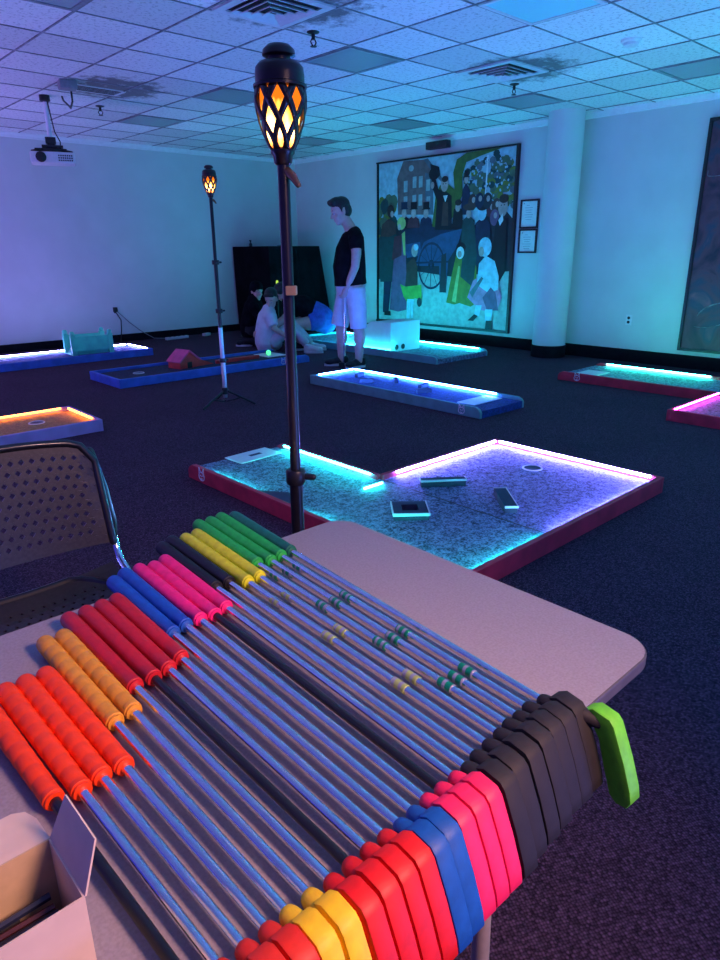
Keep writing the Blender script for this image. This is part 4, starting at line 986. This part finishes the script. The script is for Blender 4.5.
def head_shells(mb, c, F, s=1.0):
    """skull, jaw, nose, brow, lips, chin, ears around centre c; F columns forward/side/up"""
    c = V(c)
    def at(f, w, u): return c + F @ V((f * s, w * s, u * s))
    mb.ell(at(-.008, 0, .035), (.098 * s, .078 * s, .092 * s), F)
    mb.ell(at(.022, 0, -.035), (.066 * s, .060 * s, .082 * s), F)
    mb.ell(at(.055, 0, -.095), (.026 * s, .030 * s, .022 * s), F)
    mb.tube([at(.078, 0, .022), at(.094, 0, -.004), at(.108, 0, -.026)], [.009 * s, .012 * s, .015 * s], 10, True)
    mb.tube([at(.088, -.028, -.027 + .002), at(.099, 0, -.027), at(.088, .028, -.025)] if False else [at(.092, -.012, -.03), at(.098, 0, -.03), at(.092, .012, -.03)], .009 * s, 8, True)
    mb.tube([at(.070, -.045, .028), at(.086, 0, .030), at(.070, .045, .028)], .012 * s, 8, True)
    mb.tube([at(.072, -.024, -.060), at(.086, 0, -.058), at(.072, .024, -.060)], .009 * s, 8, True)
    mb.tube([at(.072, -.020, -.071), at(.083, 0, -.071), at(.072, .020, -.071)], .008 * s, 8, True)
    for w in (-1, 1): mb.ell(at(-.012, w * .078, -.008), (.020 * s, .011 * s, .032 * s), F)
    for w in (-1, 1): mb.ell(at(.055, w * .042, -.032), (.022 * s, .018 * s, .022 * s), F)
EYE = mat('eye_white', (.40, .38, .38), .5, noise=50, var=.05)
def face_parts(parent, c, F, s=1.0):
    c = V(c)
    for w in (-1, 1):
        MB().ell(c + F @ V((.078 * s, w * .030 * s, .004 * s)), (.010 * s,) * 3).build('eye', EYE, parent, smooth=True)
        MB().ell(c + F @ V((.089 * s, w * .030 * s, .003 * s)), (.004 * s, .005 * s, .005 * s), F).build('iris', M['black'], parent, smooth=True)
        MB().tube([c + F @ V((.082 * s, w * .014 * s, .030 * s)), c + F @ V((.084 * s, w * .030 * s, .034 * s)), c + F @ V((.072 * s, w * .048 * s, .028 * s))], .004 * s, 6).build('eyebrow', HAIR, parent)
HAIR = mat('dark_hair', (.014, .009, .009), .5, noise=90, var=.4, bump=.4)
def hand(mb, wrist, d, n, s=1.0, curl=.5, thumb_side=1):
    """palm plus four bent fingers and a thumb; d along the hand, n palm normal (fingers curl toward n)"""
    d = V(d).normalized(); n = (V(n) - d * V(n).dot(d)).normalized(); w = d.cross(n); wrist = V(wrist)
    mb.tube([wrist - d * .01 * s, wrist + d * .04 * s, wrist + d * .085 * s], [.026 * s, .036 * s, .034 * s], 12, True, None)
    for k, ln in enumerate((.070, .080, .074, .058)):
        base = wrist + d * .085 * s + w * (.030 - .020 * k) * s; p = [wrist + d * .05 * s + w * (.022 - .015 * k) * s, base]; a = 0
        for q, seg_ in enumerate((.45, .32, .25)):
            a += curl * (.7, 1.0, .8)[q]; p.append(p[-1] + (d * math.cos(a) + n * math.sin(a)) * ln * seg_ * s)
        mb.tube(p, [.010 * s, .0095 * s, .009 * s, .0085 * s, .0075 * s], 8, True)
    b = wrist + d * .03 * s + w * .030 * s * thumb_side
    mb.tube([wrist + d * .015 * s + w * .012 * s * thumb_side, b, b + (d * .6 + w * thumb_side * .5 + n * .5).normalized() * .035 * s, b + (d * .8 + w * thumb_side * .2 + n * .75).normalized() * .065 * s], [.014 * s, .013 * s, .011 * s, .009 * s], 8, True)
def shoe(parent, heel, toe_dir, m, sole, L_=.29, z=0, name='shoe'):
    d = V((*toe_dir, 0)).normalized(); w = V((-d.y, d.x, 0)); h = V(heel)
    F = Matrix((d, w, V((0, 0, 1)))).transposed()
    b = MB(); b.ell(h + d * L_ * .72 + V((0, 0, .045)), (L_ * .28, .048, .042), F); b.ell(h + d * L_ * .40 + V((0, 0, .055)), (L_ * .32, .042, .05), F); b.ell(h + d * L_ * .18 + V((0, 0, .06)), (L_ * .18, .040, .058), F)
    b.tube([h + d * L_ * .2 + V((0, 0, .06)), h + d * L_ * .2 + V((0, 0, .115))], [.042, .046], 12)
    o = remeshed(b, name, m, parent, .01, 4)
    s = MB()
    out = [(t, math.sin(PI * min(1, max(0, t)) ** .8) ** .5 * .047) for t in [i / 14 for i in range(15)]]
    pts = [h + d * (L_ * t) + w * q for t, q in out] + [h + d * (L_ * t) - w * q for t, q in reversed(out[1:-1])]
    A = [s.bm.verts.new(p + V((0, 0, 0.0))) for p in pts]; Bv = [s.bm.verts.new(p + V((0, 0, .026))) for p in pts]
    s.bm.faces.new(A[::-1]); s.bm.faces.new(Bv)
    for i in range(len(pts)): s.bm.faces.new((A[i], A[(i + 1) % len(pts)], Bv[(i + 1) % len(pts)], Bv[i]))
    s.build('sole', sole, o)
    return o
def yaw_of(fx, fy):   # local x = across the view, y = away
    return math.atan2(-fx, fy)

# -- standing man
FX, FY = 5.33, 5.97
man = empty('person', (FX, FY, 0), 'person standing in black t-shirt and pale shorts, looking down and holding a putter', 'person', rz=yaw_of(FX, FY))
Fh = frame((-.93, -.22, -.30))
hc = V((-.052, -.01, 1.705))
b = MB()
head_shells(b, hc, Fh, 1.10)
b.tube([(.075, .0, 1.47), (.04, 0, 1.56), (-.015, 0, 1.645)], [.078, .064, .062], 16, True)
b.tube([(.085, 0, 1.46), (.055, 0, 1.32), (.04, 0, 1.13), (.05, 0, .98), (.05, 0, .90)], [.10, .145, .16, .155, .13], 20, True, (1, 1.25, 1))
b.tube([(.10, -.17, 1.45), (.09, 0, 1.47), (.09, .17, 1.45)], [.062, .075, .062], 14, True)
b.tube([(.11, -.20, 1.43), (.115, -.235, 1.27), (.10, -.245, 1.13), (.05, -.215, 1.01), (.005, -.17, .90)], [.062, .056, .047, .041, .029], 14, True)
b.tube([(.08, .20, 1.43), (.075, .24, 1.27), (.05, .24, 1.14), (.0, .12, 1.0), (-.035, .0, .90)], [.062, .056, .047, .041, .029], 14, True)
hand(b, (.005, -.17, .905), (-.35, .25, -.9), (-.6, .75, .1), 1.05, .75, 1)
hand(b, (-.035, 0.0, .90), (-.1, -.35, -.9), (.2, -.9, .2), 1.05, .6, -1)
for hip, knee, ank in (((.095, -.10, .92), (.135, -.11, .47), (.14, -.11, .07)), ((.015, .10, .92), (-.075, .07, .48), (-.065, .06, .07))):
    h_, k_, a_ = V(hip), V(knee), V(ank)
    b.tube([h_, h_.lerp(k_, .5), k_, k_.lerp(a_, .3) + V((.012, 0, 0)), k_.lerp(a_, .75), a_], [.10, .088, .064, .066, .050, .044], 16, True)
remeshed(b, 'body', SKIN, man, .0085, 5)
face_parts(man, hc, Fh, 1.10)
h = MB()
def hat(f, w, u): return hc + Fh @ V((f * 1.1, w * 1.1, u * 1.1))
h.ell(hat(-.020, 0, .062), (.108, .090, .090), Fh); h.ell(hat(-.055, 0, .005), (.070, .088, .085), Fh); h.tube([hat(.060, -.04, .100), hat(.078, 0, .112), hat(.060, .04, .100)], .034, 10, True); h.ell(hat(.02, 0, .118), (.07, .07, .035), Fh)
for w in (-1, 1): h.tube([hat(.0, w * .082, .045), hat(.004, w * .081, -.005)], [.016, .007], 8, True)
remeshed(h, 'hair', HAIR, man, .009, 3)
t = MB()
t.tube([(.09, 0, 1.50), (.085, 0, 1.45), (.052, 0, 1.31), (.037, 0, 1.13), (.045, 0, 1.0), (.05, 0, .925)], [.085, .125, .165, .188, .182, .186], 24, False, (1, 1.18, 1))
t.tube([(.115, -.175, 1.435), (.09, 0, 1.475), (.09, .175, 1.435)], [.082, .092, .082], 14, True)
t.tube([(.115, -.185, 1.44), (.122, -.225, 1.31)], [.088, .078], 16); t.tube([(.08, .185, 1.44), (.075, .235, 1.31)], [.088, .078], 16)
remeshed(t, 't_shirt', mat('black_cotton', (.006, .006, .008), .95, spec=.1, noise=14, var=.4), man, .011, 5)
s = MB()
s.tube([(.05, 0, .985), (.05, 0, .90), (.055, 0, .80)], [.168, .172, .15], 20, False, (1, 1.12, 1))
s.tube([(.10, -.10, .90), (.125, -.11, .66), (.135, -.115, .45)], [.118, .108, .098], 18); s.tube([(.02, .09, .90), (-.04, .08, .66), (-.085, .07, .46)], [.118, .112, .102], 18)
remeshed(s, 'shorts', mat('pale_grey_cotton', (.58, .57, .60), .8, noise=16, var=.06), man, .011, 5)
SHOEB = mat('black_shoe', (.008, .008, .012), .6, noise=40, var=.3); SOLE = mat('white_sole', (.62, .6, .62), .5, noise=40, var=.05)
shoe(man, (.02, .08, 0), (-1, -.18), SHOEB, SOLE, .30); shoe(man, (.215, -.06, 0), (-.75, -.5), SHOEB, SOLE, .29)
pt = empty('held_putter', (FX, FY, 0), 'putter held by the standing person, its tip on the carpet', 'putter', rz=yaw_of(FX, FY))
MB().tube([(-.045, -.10, .06), (-.022, -.10, .62)], .0065, 10).build('shaft', M['chrome'], pt); MB().tube([(-.022, -.10, .62), (-.010, -.10, .90)], .013, 12, True).build('grip', M['whiteplastic'], pt); MB().box(-.10, -.125, 0, -.03, -.095, .06, .006).build('head', M['black'], pt)

# -- crouching group by the drape
GX0, GY0 = 5.52, 7.45
rz = yaw_of(GX0, GY0)
# seated in white t-shirt, knees up, facing along local +x
a = empty('person', (GX0, GY0, 0), 'person seated on the carpet in white t-shirt and pale trousers with white sneakers', 'person', rz=rz)
hc = V((-.155, -.02, .70)); Fh = frame((-.30, -.80, -.52))
b = MB(); head_shells(b, hc, Fh, .98)
b.tube([(-.20, 0, .52), (-.18, 0, .58), (-.16, 0, .65)], [.06, .052, .052], 12, True)
b.tube([(-.20, 0, .53), (-.22, 0, .40), (-.24, 0, .25), (-.22, 0, .14)], [.10, .12, .125, .13], 18, True, (1, 1.2, 1))
b.tube([(-.19, -.16, .49), (-.13, -.22, .34), (-.02, -.20, .26)], [.048, .042, .032], 12, True); b.tube([(-.19, .16, .49), (-.13, .22, .34), (-.02, .16, .28)], [.048, .042, .032], 12, True)
hand(b, (-.02, -.20, .26), (.9, .2, -.3), (0, .6, -.6), .95, .6); hand(b, (-.02, .16, .28), (.9, -.2, -.3), (0, -.6, -.6), .95, .6, -1)
b.tube([(-.18, -.09, .13), (.10, -.11, .36), (.30, -.10, .09)], [.09, .06, .042], 14, True); b.tube([(-.18, .09, .13), (.13, .10, .36), (.36, .08, .09)], [.09, .06, .042], 14, True)
remeshed(b, 'body', SKIN, a, .0095, 4); face_parts(a, hc, Fh, .98)
h = MB()
def hat(f, w, u): return hc + Fh @ V((f, w, u))
h.ell(hat(-.034, 0, .060), (.094, .086, .084), Fh); h.ell(hat(-.05, 0, -.005), (.066, .086, .085), Fh); h.tube([hat(.045, -.05, .085), hat(.060, 0, .098), hat(.045, .05, .085)], .024, 10, True)
remeshed(h, 'hair', HAIR, a, .01, 3)
t = MB(); t.tube([(-.20, 0, .555), (-.21, 0, .50), (-.225, 0, .38), (-.245, 0, .24), (-.24, 0, .13)], [.09, .125, .145, .155, .16], 20, True, (1, 1.2, 1))
t.tube([(-.19, -.165, .495), (-.19, 0, .525), (-.19, .165, .495)], [.078, .09, .078], 14, True); t.tube([(-.19, -.165, .50), (-.14, -.215, .37)], [.080, .072], 14); t.tube([(-.19, .165, .50), (-.14, .215, .37)], [.080, .072], 14)
remeshed(t, 't_shirt', mat('white_cotton', (.62, .62, .64), .85, noise=14, var=.06), a, .012, 5)
s = MB(); s.tube([(-.24, 0, .13), (-.16, 0, .13)], [.14, .13], 14, True, (1, 1.1, .9)); s.tube([(-.18, -.09, .13), (.10, -.11, .37), (.29, -.10, .11)], [.105, .078, .058], 16); s.tube([(-.18, .09, .13), (.13, .10, .37), (.35, .08, .11)], [.105, .078, .058], 16)
remeshed(s, 'trousers', mat('pale_trouser_cloth', (.50, .48, .50), .85, noise=16, var=.08), a, .012, 5)
SHW = mat('white_sneaker', (.66, .64, .64), .5, noise=40, var=.08)
shoe(a, (.25, -.12, 0), (1, -.25), SHW, SOLE, .27); shoe(a, (.30, .08, 0), (1, .0), SHW, SOLE, .27)
# crouching in black top and blue shorts, leaning over the seated one
c_ = empty('person', (GX0 + .12, GY0 + .26, 0), 'person crouching in black top and blue shorts, leaning over the seated one', 'person', rz=rz)
hc = V((.05, .05, .76)); Fh = frame((-.75, -.25, -.6))
b = MB(); head_shells(b, hc, Fh, .96)
b.tube([(.16, .0, .60), (.11, .03, .68), (.07, .04, .73)], [.06, .05, .05], 12, True)
b.tube([(.17, 0, .60), (.32, 0, .58), (.46, 0, .50), (.56, 0, .40)], [.115, .125, .12, .135], 18, True, (1, 1.2, 1))
b.tube([(.14, -.17, .58), (.05, -.28, .40), (-.10, -.33, .33), (-.24, -.34, .29)], [.05, .045, .040, .030], 14, True); hand(b, (-.24, -.34, .29), (-.9, .1, -.25), (.1, .7, -.6), .95, .5)
b.tube([(.16, .17, .58), (.06, .24, .40), (-.08, .22, .32)], [.05, .043, .030], 12, True); hand(b, (-.08, .22, .32), (-.9, -.1, -.25), (.1, -.7, -.6), .95, .5, -1)
b.tube([(.58, -.10, .40), (.38, -.14, .36), (.16, -.15, .36), (.22, -.13, .22), (.30, -.12, .07)], [.115, .095, .066, .058, .042], 16, True); b.tube([(.58, .10, .40), (.38, .14, .36), (.20, .15, .36), (.26, .13, .22), (.34, .12, .07)], [.115, .095, .066, .058, .042], 16, True)
remeshed(b, 'body', SKIN, c_, .0095, 4); face_parts(c_, hc, Fh, .96)
h = MB()
def hat(f, w, u): return hc + Fh @ V((f, w, u))
h.ell(hat(-.018, 0, .052), (.106, .090, .090), Fh); h.ell(hat(-.06, 0, -.02), (.07, .088, .095), Fh); h.tube([hat(-.06, -.05, -.03), hat(-.07, -.07, -.14), hat(-.03, -.08, -.24)], [.06, .05, .02], 12, True); h.tube([hat(-.06, .05, -.03), hat(-.07, .07, -.14), hat(-.03, .08, -.24)], [.06, .05, .02], 12, True)
remeshed(h, 'hair', HAIR, c_, .01, 3)
t = MB(); t.tube([(.135, 0, .625), (.19, 0, .60), (.32, 0, .59), (.45, 0, .51), (.52, 0, .44)], [.10, .135, .15, .15, .15], 20, True, (1, 1.2, 1)); t.tube([(.16, -.15, .585), (.09, -.23, .47)], [.075, .066], 14); t.tube([(.16, .15, .585), (.10, .22, .47)], [.075, .066], 14)
remeshed(t, 'top', mat('black_knit', (.006, .006, .009), .95, spec=.1, noise=14, var=.4), c_, .012, 5)
s = MB(); s.tube([(.50, 0, .48), (.57, 0, .41), (.62, 0, .37)], [.17, .19, .175], 18, True, (1, 1.2, 1)); s.tube([(.60, -.10, .40), (.40, -.145, .37)], [.135, .115], 16); s.tube([(.60, .10, .40), (.42, .145, .37)], [.135, .115], 16)
remeshed(s, 'shorts', mat('blue_shorts_cloth', (.04, .10, .48), .8, noise=16, var=.2), c_, .012, 5)
shoe(c_, (.36, -.12, 0), (-1, -.1), SHOEB, SOLE, .25); shoe(c_, (.40, .12, 0), (-1, -.1), SHOEB, SOLE, .25)
# kneeling in dark hooded top before the drape
k_ = empty('person', (5.72, 8.30, 0), 'person kneeling in a dark hooded top in the shade before the black drape', 'person', rz=rz)
hc = V((-.02, -.04, .76)); Fh = frame((.55, -.80, -.2))
b = MB(); head_shells(b, hc, Fh, .98); b.tube([(-.06, 0, .58), (-.04, -.01, .70)], [.06, .052], 12, True)
b.tube([(-.07, 0, .60), (-.10, 0, .42), (-.13, 0, .24)], [.11, .13, .14], 16, True, (1, 1.25, 1))
b.tube([(-.07, -.18, .55), (.03, -.26, .38), (.14, -.22, .30)], [.048, .042, .03], 12, True); hand(b, (.14, -.22, .30), (.9, .2, -.4), (0, .5, -.7), .95, .6)
b.tube([(-.07, .18, .55), (.03, .24, .38), (.14, .18, .30)], [.048, .042, .03], 12, True); hand(b, (.14, .18, .30), (.9, -.2, -.4), (0, -.5, -.7), .95, .6, -1)
for sy in (-1, 1): b.tube([(-.13, sy * .10, .24), (.16, sy * .13, .13), (.10, sy * .13, .07), (-.22, sy * .11, .06)], [.10, .075, .06, .045], 14, True)
remeshed(b, 'body', SKIN, k_, .0095, 4); face_parts(k_, hc, Fh, .98)
DK = mat('charcoal_fleece', (.006, .006, .009), .95, spec=.05, noise=14, var=.4)
h = MB()
def hat(f, w, u): return hc + Fh @ V((f, w, u))
h.ell(hat(-.02, 0, .050), (.108, .094, .094), Fh); h.ell(hat(-.05, 0, -.02), (.075, .094, .10), Fh); h.tube([hat(-.05, -.05, -.06), hat(-.05, -.05, -.14)], .05, 12, True); h.tube([hat(-.05, .05, -.06), hat(-.05, .05, -.14)], .05, 12, True)
remeshed(h, 'hood', DK, k_, .011, 4)
t = MB(); t.tube([(-.065, 0, .64), (-.07, 0, .57), (-.10, 0, .42), (-.13, 0, .22)], [.10, .14, .155, .165], 20, True, (1, 1.25, 1))
t.tube([(-.07, -.18, .545), (-.065, 0, .585), (-.07, .18, .545)], [.078, .09, .078], 14, True)
for sy in (-1, 1): t.tube([(-.07, sy * .18, .56), (.03, sy * .255, .385), (.12, sy * .222, .315)], [.080, .068, .052], 14)
remeshed(t, 'sweatshirt', DK, k_, .012, 5)
s = MB()
for sy in (-1, 1): s.tube([(-.13, sy * .10, .24), (.16, sy * .13, .14), (.10, sy * .13, .085), (-.20, sy * .11, .075)], [.115, .09, .075, .062], 14, True)
remeshed(s, 'trousers', mat('dark_trouser_cloth', (.012, .012, .016), .85, noise=14, var=.4), k_, .012, 4)
for sy in (-1, 1): shoe(k_, (-.12, sy * .11, 0), (-1, 0), SHOEB, SOLE, .24)
# glowing wand standing behind the group
r = empty('glow_stick', (5.92, 8.11, 0), 'thin stick with a glowing yellow green tip behind the crouching people', 'glow stick')
MB().tube([(0, 0, .0), (0, 0, .80)], .007, 8).build('stick', M['black'], r); MB().tube([(0, 0, .80), (0, 0, .89)], .018, 12, True).build('glowing_tip', emitter('yellow_green_glow', (.62, .95, .12), .9), r, smooth=True)
MB().lathe([(.06, 0), (.06, .012), (.012, .02)], seg=20).build('base', M['black'], r)

# ------------------------------------------------------------------ light
w = bpy.data.worlds.new('world'); sc.world = w; w.use_nodes = True
w.node_tree.nodes['Background'].inputs['Color'].default_value = (.075, .075, .80, 1); w.node_tree.nodes['Background'].inputs['Strength'].default_value = .66
def area(name, loc, target, color, power, sx, sy=None, spread=180):
    l = bpy.data.lights.new(name, 'AREA'); l.energy = power; l.color = color; l.shape = 'RECTANGLE'; l.size = sx; l.size_y = sy or sx; l.spread = math.radians(spread)
    o = bpy.data.objects.new(name, l); COL.objects.link(o); o.location = loc
    o.rotation_euler = (V(target) - V(loc)).to_track_quat('-Z', 'Y').to_euler(); return o
# added unseen area lights, standing in for glow of holes outside the view
area('teal_fill', (6.9, .3, .12), (6.9, .3, 3), (.03, .75, .95), 80, 1.6, .5)
area('cyan_fill', (5.2, -.9, .12), (5.6, -.4, 3), (.02, .45, 1.0), 60, 1.6, 1.0)
area('lavender_fill', (-.4, 8.6, .12), (-.2, 9.2, 3), (.42, .27, 1.0), 120, 1.8, .6)
area('violet_fill', (-1.6, 5.0, .12), (-1.2, 5.2, 3), (.20, .20, 1.0), 95, 1.8, 1.0)
area('blue_fill', (2.2, -2.0, .12), (2.6, -1.4, 3), (.10, .22, 1.0), 120, 1.8, 1.0)
# unseen warm lamp behind the viewer, lighting table and putters
area('warm_lamp', (.75, -.75, 1.95), (.45, .62, .72), (1.0, .55, .45), 9, .35, .35, 75)

# ------------------------------------------------------------------ camera
cam = bpy.data.cameras.new('camera'); co = bpy.data.objects.new('camera', cam); COL.objects.link(co)
fw = V((0.64233296, 0.69482066, -0.32346967)); rt = V((0.73246625, -0.68075883, -0.00778462)); up = V((0.22561375, 0.2319303, 0.94620652))
co.matrix_world = Matrix(((rt.x, up.x, -fw.x, 0), (rt.y, up.y, -fw.y, 0), (rt.z, up.z, -fw.z, CAMZ), (0, 0, 0, 1)))
cam.sensor_fit = 'VERTICAL'; cam.sensor_height = 36.0; cam.lens = 671.4 / 960 * 36.0; cam.clip_start = .02
sc.camera = co
vs = sc.view_settings; vs.view_transform = 'Standard'; vs.look = 'None'; vs.gamma = 1; vs.exposure = 0; vs.use_curve_mapping = False
try: sc.cycles.use_denoising = True
except Exception: pass
